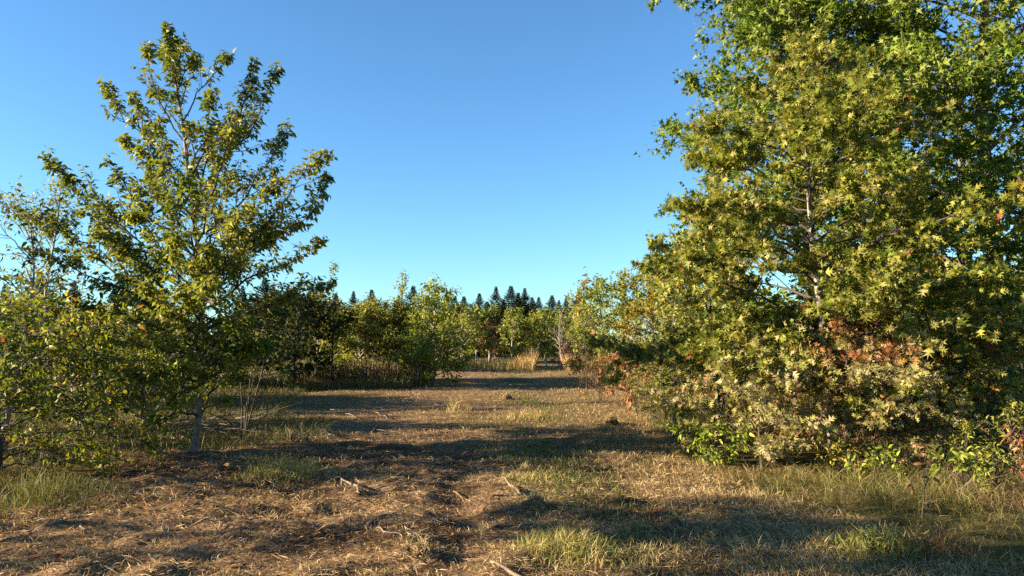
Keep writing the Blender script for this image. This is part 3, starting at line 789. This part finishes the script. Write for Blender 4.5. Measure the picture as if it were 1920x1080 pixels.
# ------------------------------------------------------------------ the middle distance at the left and centre
mid = [
    # name label cat px d top pal R env leaf extra
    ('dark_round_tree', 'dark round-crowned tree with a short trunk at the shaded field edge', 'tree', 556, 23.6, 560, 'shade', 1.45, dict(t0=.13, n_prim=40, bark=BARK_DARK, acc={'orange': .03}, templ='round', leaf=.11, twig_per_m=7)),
    ('columnar_pear', 'narrow pear tree with a long thin leader standing up against the sky', 'tree', 624, 24.5, 497, 'pear', .85, dict(t0=.06, t1=.66, n_prim=34, bark=BARK_DARK, env='column', rise=.7, leaf=.09)),
    ('yellow_sapling', 'bright yellow-leaved sapling behind the narrow pear tree', 'tree', 603, 25.8, 553, 'yellow', .6, dict(t0=.45, n_prim=16, leaf=.10)),
    ('willow_shrub', 'broad olive willow-like shrub right of the narrow pear tree', 'shrub', 682, 26.8, 588, 'olive', 1.3, dict(stems=5, stem_spread=.14, t0=.12, rise=.8, templ='narrow', leaf=.13, n_prim=46)),
    ('willow_shrub', 'rounded olive willow-like shrub left of the bushy green tree', 'shrub', 728, 27.6, 572, 'olive', 1.35, dict(stems=5, stem_spread=.14, t0=.10, rise=.8, templ='narrow', leaf=.13, n_prim=46)),
    ('slender_tree', 'slender tree with thin see-through top above the willow-like shrubs', 'tree', 755, 27.4, 516, 'olive', .75, dict(t0=.3, rise=.9, leaf=.085, n_prim=26, bark=BARK_DARK, twig_per_m=6, env='cone')),
    ('bushy_tree', 'bushy green tree leafy to the ground at the middle of the field edge', 'tree', 815, 25.6, 526, 'midgreen', 1.1, dict(t0=.04, t1=.9, n_prim=60, env='column', leaf=.10, rise=.5, twig_per_m=11)),
    ('low_green_bush', 'low bright green bush at the foot of the bushy green tree', 'bush', 782, 24.8, 672, 'midgreen', .75, dict(stems=4, stem_spread=.2, t0=.1, leaf=.09, n_prim=24)),
    ('green_sapling', 'olive-green sapling just right of the bushy green tree', 'tree', 868, 38.0, 578, 'olive', 1.0, dict(t0=.15, leaf=.10, n_prim=28)),
    ('green_sapling', 'leafy green sapling left of the reddish-brown one', 'tree', 893, 42.0, 582, 'midgreen', 1.0, dict(t0=.2, leaf=.12, n_prim=28, templ='round')),
    ('reddish_sapling', 'reddish-brown sapling with pale twin trunk at the end of the track', 'tree', 917, 43.0, 600, 'brown', 1.05, dict(t0=.3, leaf=.11, n_prim=28, bark=BARK_GREY, acc={'orange': .1, 'red': .06}, stems=2, stem_spread=.04, trunk_r=.07)),
    ('green_sapling', 'upright green sapling right of the reddish-brown one', 'tree', 958, 41.0, 582, 'midgreen', .85, dict(t0=.1, leaf=.11, n_prim=30, acc={'orange': .05, 'yellow': .06})),
    ('willow_shrub', 'pale olive shrub behind the tall dead grass', 'shrub', 1000, 42.0, 592, 'olive', 1.0, dict(stems=4, stem_spread=.12, t0=.12, rise=.8, templ='narrow', leaf=.14, n_prim=34)),
    ('green_sapling', 'deep green sapling between the two pale shrubs', 'tree', 1024, 43.0, 584, 'midgreen', .95, dict(t0=.08, leaf=.12, n_prim=30)),
    ('twiggy_shrub', 'twiggy shrub with thin bare upper branches near the far clearing', 'shrub', 1056, 40.0, 578, 'olive', 1.1, dict(stems=4, stem_spread=.13, t0=.15, rise=.85, templ='narrow', leaf=.10, n_prim=30, twig_per_m=4, leaves=3, bark=BARK_GREY, acc={'brown': .15})),
    ('green_sapling', 'yellowish green sapling tucked beside the narrow tree at the clearing', 'tree', 1090, 36.0, 560, 'olive', 1.1, dict(t0=.08, leaf=.11, n_prim=30)),
    # behind the pear tree, left
    ('field_tree', 'pale olive-leaved tree top showing over the pear tree shoulder', 'tree', 108, 16.7, 330, 'olive', .9, dict(t0=.3, rise=.9, env='oval', leaf=.07, n_prim=34, twig_per_m=8)),
    ('field_shrub', 'dark thicket shrub filling the gap at the picture edge', 'shrub', 25, 19.0, 560, 'pear', 1.8, dict(stems=4, stem_spread=.18, t0=.08, leaf=.09, n_prim=44)),
    ('field_shrub', 'green thicket shrub under the pale olive-leaved tree', 'shrub', 150, 17.0, 600, 'hawthorn', 1.6, dict(stems=4, stem_spread=.18, t0=.08, leaf=.085, n_prim=44)),
    ('field_shrub', 'olive thicket shrub seen past the pear trunk on its far side', 'shrub', 250, 22.8, 590, 'olive', 1.8, dict(stems=4, stem_spread=.18, t0=.08, leaf=.09, n_prim=44)),
    ('field_shrub', 'dark thicket shrub directly behind the pear trunk', 'shrub', 345, 18.5, 655, 'pear_dark', 1.5, dict(stems=4, stem_spread=.18, t0=.08, leaf=.085, n_prim=40)),
    ('field_shrub', 'olive thicket shrub behind the several-stemmed sapling', 'shrub', 440, 26.0, 650, 'olive', 1.7, dict(stems=4, stem_spread=.18, t0=.08, leaf=.10, n_prim=40)),
    ('field_shrub', 'dull green thicket shrub left of the dark round-crowned tree', 'shrub', 500, 29.0, 640, 'olive', 1.5, dict(stems=4, stem_spread=.18, t0=.08, leaf=.10, n_prim=40)),
    ('field_shrub', 'shaded leafy shrub behind the low sapling at the near edge', 'shrub', -15, 12.2, 640, 'hawthorn', 1.3, dict(stems=4, stem_spread=.18, t0=.06, leaf=.08, n_prim=32, acc={'orange': .04, 'yellow': .06, 'brown': .04}, templ='leaf4')),
    ('field_shrub', 'shaded leafy shrub left of the pear trunk in the rough grass', 'shrub', 165, 13.2, 660, 'pear', 1.35, dict(stems=4, stem_spread=.18, t0=.06, leaf=.08, n_prim=32, acc={'orange': .04, 'yellow': .06, 'brown': .04}, templ='leaf4')),
    ('field_shrub', 'small shaded shrub close behind the pear trunk', 'shrub', 285, 13.7, 690, 'pear', 1.2, dict(stems=4, stem_spread=.18, t0=.06, leaf=.08, n_prim=28, templ='leaf4')),
    # a second rank that closes the view
    ('rear_thicket', 'olive-green thicket between narrow pear tree and willow-like shrubs', 'shrub', 650, 36.0, 605, 'olive', 1.7, dict(stems=4, stem_spread=.2, t0=.06, leaf=.13, n_prim=36)),
    ('rear_thicket', 'brownish thicket behind the bushy green tree', 'shrub', 790, 40.0, 605, 'amber', 1.7, dict(stems=4, stem_spread=.2, t0=.06, leaf=.13, n_prim=36)),
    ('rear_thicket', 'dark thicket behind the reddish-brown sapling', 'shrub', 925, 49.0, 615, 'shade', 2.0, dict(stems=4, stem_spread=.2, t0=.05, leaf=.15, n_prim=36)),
    ('rear_thicket', 'green thicket behind the upright green sapling', 'shrub', 985, 51.0, 605, 'pear', 2.0, dict(stems=4, stem_spread=.2, t0=.05, leaf=.15, n_prim=36)),
    ('rear_thicket', 'dark green thicket behind the twiggy shrub near the clearing', 'shrub', 1055, 50.0, 600, 'pear', 2.2, dict(stems=4, stem_spread=.2, t0=.05, leaf=.15, n_prim=36)),
    ('rear_thicket', 'dark thicket closing the far end of the clearing', 'shrub', 1022, 58.0, 600, 'pear', 2.2, dict(stems=4, stem_spread=.2, t0=.05, leaf=.16, n_prim=30)),
    ('rear_thicket', 'dull thicket under the last dark spruce', 'shrub', 1080, 56.0, 600, 'olive', 2.2, dict(stems=4, stem_spread=.2, t0=.05, leaf=.16, n_prim=30)),
    ('rear_thicket', 'green thicket behind the olive sapling near the bushy tree', 'shrub', 860, 50.0, 605, 'pear', 2.0, dict(stems=4, stem_spread=.2, t0=.05, leaf=.15, n_prim=36)),
]
for i, (nm, lb, cat, px, d, top, pal, R, ex) in enumerate(mid):
    kw = dict(n_prim=30, t0=.1, rise=.8, sec_up=.35, sec_per_m=5.5, sec_ratio=.42, twig_per_m=9.5, twig_len=(.12, .34), leaves=6, leaf=.1, templ='diamond', show_twigs=False, trunk_r=.05,
              acc={'orange': .02, 'yellow': .03, 'brown': .03}, spread_noise=.25, leaf_var=.3)
    kw.update(ex)
    if nm == 'rear_thicket':
        kw.update(leaf=.17, twig_per_m=4.5, leaves=5, sec_per_m=4.5)
    kw['sec_k'] = 3
    kw['cap'] = Hof(top, d) * 1.0
    tree(nm, lb, cat, px, d, Hof(top, d), pal, 70 + i, R=R, **kw)

# ------------------------------------------------------------------ spruces beyond
def spruce_mesh(seed, H=7.0, R=3.1):
    rng = np.random.default_rng(seed)
    S, D, N_, Sz = [], [], [], []
    zs = np.concatenate([np.linspace(.05, .8, 26), np.linspace(.82, .99, 14)])
    for q, t in enumerate(zs):
        nb = int(12 - 5 * t)
        for k in range(nb):
            az = k * 2 * math.pi / nb + q * 1.1 + rng.normal(0, .2)
            ln = R * (1 - t) ** .95 * rng.uniform(.5, 1.15) * (1 - .5 * float(smooth(.72, 1.0, t))) + .03
            el = -.15 + .75 * t
            m = max(3, int(ln * 14))
            u = (np.arange(m) + .5) / m
            h = np.array([math.cos(az), math.sin(az), 0])
            p = np.stack([h[0] * ln * u, h[1] * ln * u, t * H + ln * (math.sin(el) * u - .12 * np.sin(u * math.pi) + .10 * u * u)], 1)
            for sgn in (-1, 1, 0):
                a = az + sgn * .8
                d = np.tile([math.cos(a), math.sin(a), -.2 + .5 * t], (m, 1)) + rng.normal(0, .3, (m, 3))
                S.append(p); D.append(d); N_.append(np.tile([0, 0, 1.], (m, 1)) + rng.normal(0, .4, (m, 3))); Sz.append(rng.uniform(.26, .44, m) * (1.12 - .78 * t))
    S = np.concatenate(S); D = np.concatenate(D); N_ = np.concatenate(N_); Sz = np.concatenate(Sz)
    c = np.array([(.016, .026, .008), (.024, .036, .010), (.036, .048, .013)])[rng.integers(0, 3, len(S))] * rng.uniform(.8, 1.2, (len(S), 1))
    crown = leaf_mesh('crown', S, D, N_, Sz, c, 'narrow', NEEDLE)
    V, F = tubes(np.array([[[0, 0, 0], [0, 0, H * .5], [0, 0, H]]]), np.array([[.11, .06, .012]]), 7)
    return tri_mesh('trunk', V, F, BARK_DARK), crown
SPR = [spruce_mesh(200 + i) for i in range(4)]
spr = [(10, 62, 545, 'dark spruce at the picture edge behind the leafy thicket'), (75, 60, 530, 'dark spruce beyond the pale olive-leaved tree'), (140, 64, 545, 'dark spruce in the far row left of the pear tree'),
       (215, 63, 552, 'dark spruce in the far row seen through the pear crown left side'), (290, 66, 556, 'dark spruce in the far row seen just left of the pear trunk'),
       (455, 60, 545, 'dark spruce in the far row right of the pear trunk'), (497, 58, 540, 'tall dark spruce in the far row above the slim several-stemmed sapling'), (540, 66, 558, 'dark spruce behind the dark round-crowned tree'),
       (585, 62, 545, 'dark spruce peeking beside the yellow-leaved sapling'), (630, 66, 556, 'dark spruce directly behind the narrow pear tree leader'), (663, 61, 553, 'clear dark spruce standing alone over the olive willow-like shrub'),
       (697, 65, 560, 'dark spruce left of the slender see-through tree'), (775, 66, 558, 'dark spruce between slender see-through tree and bushy green tree'), (838, 70, 562, 'dark spruce touching the right shoulder of the bushy green tree'),
       (870, 72, 562, 'dark spruce over the olive-green sapling right of the bushy tree'), (899, 72, 555, 'dark spruce over the leafy green sapling'), (930, 68, 551, 'tallest dark spruce of the far row, above the reddish-brown sapling'),
       (958, 72, 558, 'dark spruce over the upright green sapling'), (984, 72, 559, 'dark spruce over the pale olive shrub'), (1010, 76, 566, 'short dark spruce right of the pale olive shrub'), (1035, 74, 558, 'dark spruce over the deep green sapling'),
       (1062, 80, 565, 'small dark spruce over the twiggy shrub near the clearing'), (1086, 78, 570, 'last dark spruce of the far row before the trees along the track')]
ordinal = ['first', 'second', 'third', 'fourth', 'fifth', 'sixth', 'seventh', 'eighth', 'ninth', 'tenth', 'eleventh', 'twelfth', 'thirteenth']
for k, px in enumerate([562, 612, 680, 722, 748, 802, 854, 885, 914, 945, 972, 998, 1048]):
    spr.append((px, 84 + 3 * (k % 3), 571 + 5 * (k % 2), 'low dark spruce tip between the taller ones, %s from the left in the rear rank' % ordinal[k]))
for i, (px, d, top, lb) in enumerate(spr):
    g = G(px, d)
    root = thing('spruce', lb, 'tree', (g[0], g[1], g[2] - .05), 'far row of spruces')
    h = Hof(top - 14 + 9 * math.sin(i * 5.1), d, g[2])
    root.scale = (h / 7 * (1.2 + .25 * math.sin(i * 2.3)),) * 2 + (h / 7,)
    root.rotation_euler[2] = i * 1.7
    for me, nm in zip(SPR[i % 4], ('trunk', 'crown')):
        link(nm, me, root)

# ------------------------------------------------------------------ trees just outside the picture whose shade falls on the track
for i, (bx, by, H_, R_, k_) in enumerate([(-12.0, 2.1, 9.5, 2.7, 11), (-12.5, 4.5, 5.0, .5, 6), (-14.5, 11.3, 4.4, .5, 8), (-11.5, 9.3, 4.3, .9, 10), (-18.0, 14.1, 5.4, .9, 8)]):
    lbs = ['large tree beside the track just out of view behind the left edge', 'second tree beside the track just out of view at the left',
           'smaller tree out at the left throwing a thin shade band', 'tree out at the left whose shade falls on the lower pear', 'tree out at the left whose shade crosses the far track']
    tree('field_tree', lbs[i], 'tree', 0, 0, H_, 'pear', 300 + i, R=R_, base=(bx, by, 0), trunk_r=.09, bark=BARK_PEAR, n_prim=36, t0=.44 if i == 0 else .12, rise=.5, sec_per_m=4, twig_per_m=k_ * .75, leaves=int(k_ * .6), leaf=.2, templ='diamond', show_twigs=False, env_pow=.5, sec_k=3)

# ------------------------------------------------------------------ small things on the ground
def gp(px, py):
    r = ray(px, py)
    p = np.array([0, 0, CAM_H]) + r * (CAM_H / -r[2])
    for _ in range(4):
        z = float(terrain(p[0], p[1])); p = np.array([0, 0, CAM_H]) + r * ((CAM_H - z) / -r[2])
    return p

def rod(P, r0, r1, k=7):
    P = np.asarray(P, float)
    n = len(P)
    R_ = np.linspace(r0, r1, n)
    P = np.concatenate([P[:1], P, P[-1:]]); R_ = np.concatenate([[r0 * .05], R_, [r1 * .05]])
    d0 = norm(P[2] - P[1]); d1 = norm(P[-2] - P[-3])
    P[0] = P[1] - d0 * r0 * .15; P[-1] = P[-2] + d1 * r1 * .15
    return tubes(P[None], R_[None], k)

def stick(name, label, pts, r0, r1, mat, seed, forks=(), lift=.02, arch=0.0):
    rng = np.random.default_rng(seed)
    W = np.array([gp(*p) for p in pts])
    n = 9
    u = np.linspace(0, 1, len(W)); uu = np.linspace(0, 1, n)
    P = np.stack([np.interp(uu, u, W[:, k]) for k in range(3)], 1)
    L = np.linalg.norm(P[-1] - P[0])
    P += rng.normal(0, .012 * L, P.shape) * [1, 1, .4]
    P[:, 2] = np.maximum(P[:, 2], terrain(P[:, 0], P[:, 1])) + lift + arch * np.sin(uu * math.pi)
    b = P.mean(0); b[2] = P[:, 2].min() - lift
    root = thing(name, label, 'branch', b)
    r0 *= .55; r1 *= .55
    link('main_stem', tri_mesh('main_stem', *rod(P - b, r0, r1), mat, smooth_shade=True), root)
    for (t, q) in forks:
        s0 = P[int(t * (n - 1))]; e = gp(*q) + [0, 0, lift + .03]
        Q = np.linspace(s0, e, 6) + rng.normal(0, .01, (6, 3)); Q[0] = s0
        link('side_stem', tri_mesh('side_stem', *rod(Q - b, r1 * 1.1, r1 * .5, 6), mat, smooth_shade=True), root)
    return root

stick('broken_branch', 'pale split branch with frayed tip left of the track centre', [(612, 903), (634, 902), (655, 915), (680, 930)], .010, .026, WOOD_PALE, 1, [(.45, (616, 912)), (.6, (640, 918)), (.3, (622, 899))], .03, .02)
stick('broken_branch', 'straight pale branch lying against the dark clod in the track', [(918, 940), (945, 936), (985, 932)], .012, .024, WOOD_PALE, 2, [(.9, (942, 903))], .03)
stick('broken_branch', 'thin crooked pale branch on the mulch below the split one', [(768, 966), (785, 972), (800, 980), (822, 985)], .012, .006, WOOD_PALE, 3, [], .03)
stick('broken_branch', 'short curved pale branch lowest left of the track centre', [(704, 994), (718, 1003), (746, 1005)], .019, .008, WOOD_PALE, 4, [], .025)
stick('broken_branch', 'thick pale branch cut off by the bottom of the picture', [(920, 1061), (950, 1076), (990, 1100)], .016, .03, WOOD_PALE, 5, [], .03)
stick('broken_branch', 'slim pale branch pointing away right above the shaded patch', [(848, 926), (862, 938), (874, 950)], .013, .006, WOOD_PALE, 6, [], .03)
stick('broken_branch', 'dark branch half sunk in the mulch left of centre', [(690, 985), (720, 968), (745, 962)], .03, .012, WOOD_GREY, 7, [], .01)
stick('broken_branch', 'long grey branch among the leaves at the near edge', [(72, 982), (110, 984), (165, 974)], .013, .008, WOOD_GREY, 8, [(.5, (130, 968))], .03)
stick('broken_branch', 'curved bone-white branch piece below the long grey branch', [(150, 993), (158, 1001), (172, 1003)], .015, .008, WOOD_PALE, 9, [], .03)
stick('broken_branch', 'pale branch lying in the first sunlit strip beyond the pear tree', [(622, 771), (645, 777), (668, 785)], .022, .010, WOOD_PALE, 10, [(.5, (672, 776))], .05)
stick('broken_branch', 'pale forked branch right of the one in the first sunlit strip', [(700, 775), (718, 783), (732, 790)], .020, .009, WOOD_PALE, 11, [(.4, (738, 784))], .05)
stick('broken_branch', 'stubby pale branch tilted up in the second sunlit strip', [(700, 812), (708, 803), (712, 797)], .03, .012, WOOD_PALE, 12, [(.2, (722, 816))], .05)
stick('broken_branch', 'pale branch along the second sunlit strip near the dark stump', [(600, 812), (615, 818), (626, 823)], .03, .012, WOOD_PALE, 13, [], .05)
stick('broken_branch', 'bleached branch beside the right edge of the far track', [(1045, 803), (1065, 806), (1078, 800)], .018, .010, WOOD_PALE, 14, [], .05)
stick('broken_branch', 'thin dry branch beside the pear trunk foot', [(392, 880), (394, 872), (399, 862)], .022, .012, WOOD_GREY, 15, [], .05, .05)
stick('broken_branch', 'dark broken branch in the heap right of the pear trunk', [(430, 872), (455, 868), (480, 874)], .03, .014, WOOD_GREY, 16, [(.5, (445, 858)), (.3, (470, 860))], .07)

def clod(name, label, cat, px, py, r, h, mat, seed, col=None):
    rng = np.random.default_rng(seed)
    c = gp(px, py); r *= .75; h *= .7
    a = np.linspace(0, 2 * math.pi, 27)[:-1]; t = np.linspace(-.35, math.pi / 2, 12)
    A, T = np.meshgrid(a, t)
    k = .7 + .75 * vnoise(np.cos(A) * 2.2 + seed * 3.1, np.sin(A) * 2.2 + T * 2.3, seed) + .25 * vnoise(np.cos(A) * 7 + seed, np.sin(A) * 7 + T * 6, seed + 1)
    V = np.stack([np.cos(A) * np.cos(T) * r * k, np.sin(A) * np.cos(T) * r * k * .8, np.sin(T) * h * k], -1).reshape(-1, 3)
    m = len(a)
    F = np.array([[i * m + j, i * m + (j + 1) % m, (i + 1) * m + (j + 1) % m, (i + 1) * m + j] for i in range(len(t) - 1) for j in range(m)])
    V[:, 2] += .02 * (vnoise(V[:, 0] * 40, V[:, 1] * 40, seed) - .5)
    o = link(name, tri_mesh(name, V, F, mat, np.tile(col if col is not None else (.17, .115, .068), (len(V), 1)), True), None, c)
    if name == 'soil_clod':
        n = 260
        pick_v = V[rng.integers(0, len(V), n)]
        g = blades('straw', None, pick_v[:, 0], pick_v[:, 1], rng.uniform(.03, .13, n), rng.uniform(.003, .006, n) * (1 + .04 * max(c[1] - 6, 0)), rng.uniform(-.2, 1.3, n), rng.uniform(0, .8, n),
                   pick(rng, n, [(.36, .265, .15), (.29, .205, .11), (.16, .14, .05), (.43, .33, .20)]), None, seed, 0, None, np.maximum(pick_v[:, 2], 0) + .005)
        g.parent = o
        del g['category']
    return tag(o, label, cat)
SOIL = ground.data.materials[0]
clod('soil_clod', 'torn-up dark clod with roots in the middle of the track', 'clod', 1003, 946, .12, .07, SOIL, 1)
clod('soil_clod', 'low dark soil clod under the pale grass tuft mid track', 'clod', 985, 894, .16, .10, SOIL, 2)
clod('soil_clod', 'small dark clod on the far sunlit strip of track', 'clod', 950, 748, .16, .14, SOIL, 3)
clod('soil_clod', 'dark clod at the foot of the verge past the russet sapling', 'clod', 1145, 794, .14, .13, SOIL, 4)
clod('soil_clod', 'crumbly clod with stubble at the bottom centre of the track', 'clod', 792, 1042, .11, .08, SOIL, 5)
clod('soil_clod', 'dark soil heap beside the broken branches right of the pear trunk', 'clod', 455, 878, .28, .12, SOIL, 6)
for k, (px, py, lb) in enumerate([(897, 689, 'pale wood chunk at left of the heap below the reddish-brown sapling'), (907, 687, 'pale wood chunk in the middle of the heap below the reddish-brown sapling'), (919, 690, 'greyish wood chunk at right of the heap below the reddish-brown sapling')]):
    tag(clod('wood_chunk', lb, 'wood chunk', px, py, .26 + .05 * k, .22, WOOD_PALE if k < 2 else WOOD_GREY, 10 + k), None, None, 'wood chunks at the end of the track')

def spikes(name, label, cat, px, py, n, h, r, spread, mat, seed):
    rng = np.random.default_rng(seed)
    c = gp(px, py)
    root = thing(name, label, cat, c)
    for k in range(n):
        a = rng.uniform(0, 6.28); q = spread * rng.random()
        s0 = np.array([q * math.cos(a) * 1.6, q * math.sin(a) * .6, -.04]); hh = h * rng.uniform(.4, 1)
        P = np.linspace(s0, s0 + np.array([rng.normal(0, .25) * hh, rng.normal(0, .2) * hh, hh]), 4) + rng.normal(0, .006, (4, 3))
        link('splinter', tri_mesh('splinter', *rod(P, r * rng.uniform(.6, 1), r * .25, 5), mat), root)
    return root
spikes('splintered_stump', 'dark splintered stump with upright shards in the shaded band', 'stump', 560, 829, 16, .24, .018, .22, BARK_DARK, 21)
spikes('splintered_stump', 'small broken stump sticking up from the mulch in front of the pear tree', 'stump', 312, 996, 5, .15, .015, .03, WOOD_GREY, 22)
spikes('splintered_stump', 'small frayed stump at the bottom middle of the mulch', 'stump', 783, 1038, 10, .10, .010, .06, WOOD_GREY, 23)

# pile of bare cut brush behind the pear trunk
rng = np.random.default_rng(77)
c = gp(415, 822); root = thing('brush_pile', 'pile of pale bare cut brush behind the pear trunk', 'brush pile', c)
for k in range(26):
    a = rng.normal(0, .35) + (math.pi if rng.random() < .5 else 0)
    L = rng.uniform(.5, 1.2)
    s0 = rng.normal(0, 1, 3) * [.35, .25, .0] + [0, 0, rng.uniform(.02, .35)]
    e = s0 + np.array([math.cos(a), math.sin(a) * .6, rng.uniform(-.15, .3)]) * L
    P = np.linspace(s0, e, 6) + rng.normal(0, .025, (6, 3)); P[:, 2] = np.maximum(P[:, 2], .01)
    link('twig', tri_mesh('twig', *rod(P, .010, .004, 5), WOOD_GREY), root)

def tuft(label, px, py, n, h, spread, cols, seed, w=(.003, .0055), tilt=(.8, 1.5)):
    rng = np.random.default_rng(seed)
    c = gp(px, py)
    x = rng.normal(0, spread, n); y = rng.normal(0, spread * .7, n)
    z = terrain(x + c[0], y + c[1]) - c[2]
    o = blades('grass_tuft', label, x, y, h * rng.uniform(.35, 1.1, n) * np.exp(-(x ** 2 + y ** 2) / (3 * spread ** 2)), rng.uniform(*w, n), rng.uniform(*tilt, n), rng.uniform(0, 1.1, n), pick(rng, n, cols), None, seed, 0, None, z)
    o.location = c
    return tag(o, label, 'grass tuft', None, 'stuff')
GT = [(.18, .19, .04), (.24, .23, .07), (.13, .15, .03), (.38, .30, .14), (.32, .24, .11)]
ST = [(.40, .29, .14), (.32, .22, .10), (.22, .19, .06)]
tuft('bright yellow-green grass tuft in sun right of the pear trunk', 540, 888, 1500, .34, .34, GT, 1)
tuft('small sunlit grass tuft at the foot of the pear trunk heap', 470, 885, 500, .26, .16, GT, 2)
tuft('lush green grass tuft at the bottom middle of the track', 1065, 1040, 1600, .26, .26, GT, 3)
tuft('thin pale grass tuft standing on the far middle of the track', 862, 776, 110, .5, .2, ST + GT, 4, (.006, .01), (1.2, 1.56))
tuft('green grass tuft beside the torn-up clod in the track', 1000, 905, 700, .20, .22, GT, 5)
tuft('low grass tuft on the far track beside the green strip', 995, 785, 500, .30, .35, GT + ST, 6, (.006, .01))
tuft('rust-brown dead grass tuft in the shade at the lower verge', 1765, 1040, 500, .38, .2, [(.18, .10, .042), (.22, .14, .06), (.14, .09, .04)], 7, (.003, .005), (1.0, 1.5))
tuft('green weedy tuft in shade left of the rust-brown dead grass', 1650, 1030, 900, .20, .26, GT[:3], 8, (.006, .012))
tuft('deep green grass tuft at the lower left picture edge', 70, 945, 2000, .40, .45, [(.08, .10, .02), (.11, .12, .03), (.06, .08, .015), (.18, .14, .06)], 9)

# weeds along the verge
def weed(name, label, px, d, h, pal, seed, **kw):
    a = dict(R=h * .3, trunk_r=.006, bark=BARK_DARK, n_prim=10, t0=.25, rise=.9, sec_per_m=8, twig_per_m=12, twig_len=(.04, .10), leaves=5, leaf=.05, templ='narrow', leaf_droop=.2, twig_r=.0022)
    a.update(kw)
    return tree(name, label, 'weed', px, d, h, pal, seed, **a)
weed('goldenrod', 'tall feathery green weed before the dark undergrowth near the picture edge', 1885, 8.6, .85, 'olive', 401, leaf=.06, n_prim=18)
weed('goldenrod', 'upright pale green weed at the foot of the shaded dark oak sapling', 1800, 8.7, .62, 'hawthorn', 402, n_prim=16)
weed('dead_seedling', 'dark dead seedling with a few curled brown leaves in the shaded verge', 1712, 6.6, .55, 'brown', 403, n_prim=5, sec_per_m=2, twig_per_m=2, leaves=2, leaf=.06, templ='ovate', leaf_droop=.8, lean=(.08, 0), trunk_r=.008)
weed('withered_weed', 'withered orange-brown leafy weed at the right picture edge', 1905, 8.2, .6, 'russet', 404, leaf=.055, templ='ovate', leaf_droop=.7, n_prim=12, twig_per_m=7)
weed('leafy_weed', 'low leafy weed with yellow leaves below the rust-red sapling', 1560, 8.7, .28, 'yellow', 405, leaf=.06, templ='ovate', R=.3, twig_per_m=8)
weed('leafy_weed', 'low bright green weed in the verge below the pale sapling', 1640, 8.4, .32, 'lime', 406, leaf=.06, templ='ovate', R=.3, twig_per_m=8)
weed('leafy_weed', 'dark leafy weed in the verge near the dead seedling', 1790, 7.6, .36, 'midgreen', 407, leaf=.07, templ='ovate', R=.3, twig_per_m=8)
weed('goldenrod', 'olive weed thicket plant at the far right of the verge', 1850, 7.8, .5, 'olive', 408, n_prim=16)
weed('dry_bramble', 'tangled dry brown bramble at the verge behind the russet sapling', 1125, 19.5, .85, 'brown', 409, stems=5, stem_spread=.35, R=.8, n_prim=26, leaf=.05, twig_per_m=8, leaves=6, bark=BARK_DARK)
weed('dry_bramble', 'tangled dry straw-green bramble between russet sapling and grey-stemmed shrub', 1222, 14.5, .75, 'olive', 410, stems=5, stem_spread=.35, R=.7, n_prim=26, leaf=.05, twig_per_m=10, leaves=6, bark=BARK_DARK)
weed('dry_bramble', 'tangled dry bramble at the verge foot beside the far track', 1090, 27.0, .9, 'russet', 411, stems=5, stem_spread=.35, R=.9, n_prim=26, leaf=.07, twig_per_m=6, leaves=6, bark=BARK_DARK)

# dead weed stalks at the shaded field edge
rng = np.random.default_rng(88)
n = 1500
x = np.concatenate([rng.uniform(-6.6, -3.0, n), rng.uniform(-8, -5.6, 500)]); y = np.concatenate([rng.uniform(24.6, 27.5, n), rng.uniform(24.4, 27, 500)]); n = len(x)
blades('weed_stalks', 'upright dead weed stalks under the willow-like shrubs', x, y, rng.uniform(.3, 1.1, n), rng.uniform(.012, .022, n), rng.uniform(1.35, 1.6, n), rng.uniform(-.1, .2, n), pick(rng, n, [(.11, .08, .045), (.08, .06, .03), (.16, .12, .065)]), None, 89)

# fallen leaves
rng = np.random.default_rng(99)
T, F = TEMPL['ovate']
fl = [tri_mesh('fallen_leaf', T * [1, 1, 1.5], F, LEAF, np.tile(c, (len(T), 1))) for c in [(.28, .06, .03), (.22, .09, .04), (.36, .22, .08)]]
spots = [(118, 1047, 0, 'red fallen leaf on the mulch at the lower left corner'), (76, 1056, 0, 'dark red fallen leaf nearest the lower left corner'), (390, 1036, 0, 'single red fallen leaf on pale straw at the lower left'),
         (1238, 960, 0, 'reddish fallen leaf at the track edge of the green tuft'), (1180, 985, 1, 'brown curled fallen leaf left of the reddish one on the track'), (1128, 1058, 1, 'brown fallen leaf beside the lush green tuft at the bottom'),
         (1325, 1005, 2, 'tan fallen leaf alone on the dry stubble right of the track'), (640, 1000, 2, 'tan fallen leaf beside the short curved pale branch'), (850, 1010, 2, 'tan fallen leaf in the middle of the mulch'), (250, 960, 1, 'brown fallen leaf on mulch in front of the leafy low sapling')]
for k, (px, py, q, lb) in enumerate(spots):
    o = link('fallen_leaf', fl[q], None, gp(px, py) + [0, 0, .03])
    o.rotation_euler = (rng.uniform(-.6, .6), rng.uniform(-.6, .6), rng.uniform(0, 6.28)); o.scale = (rng.uniform(.08, .12),) * 3
    tag(o, lb, 'leaf', 'fallen leaves on the track')
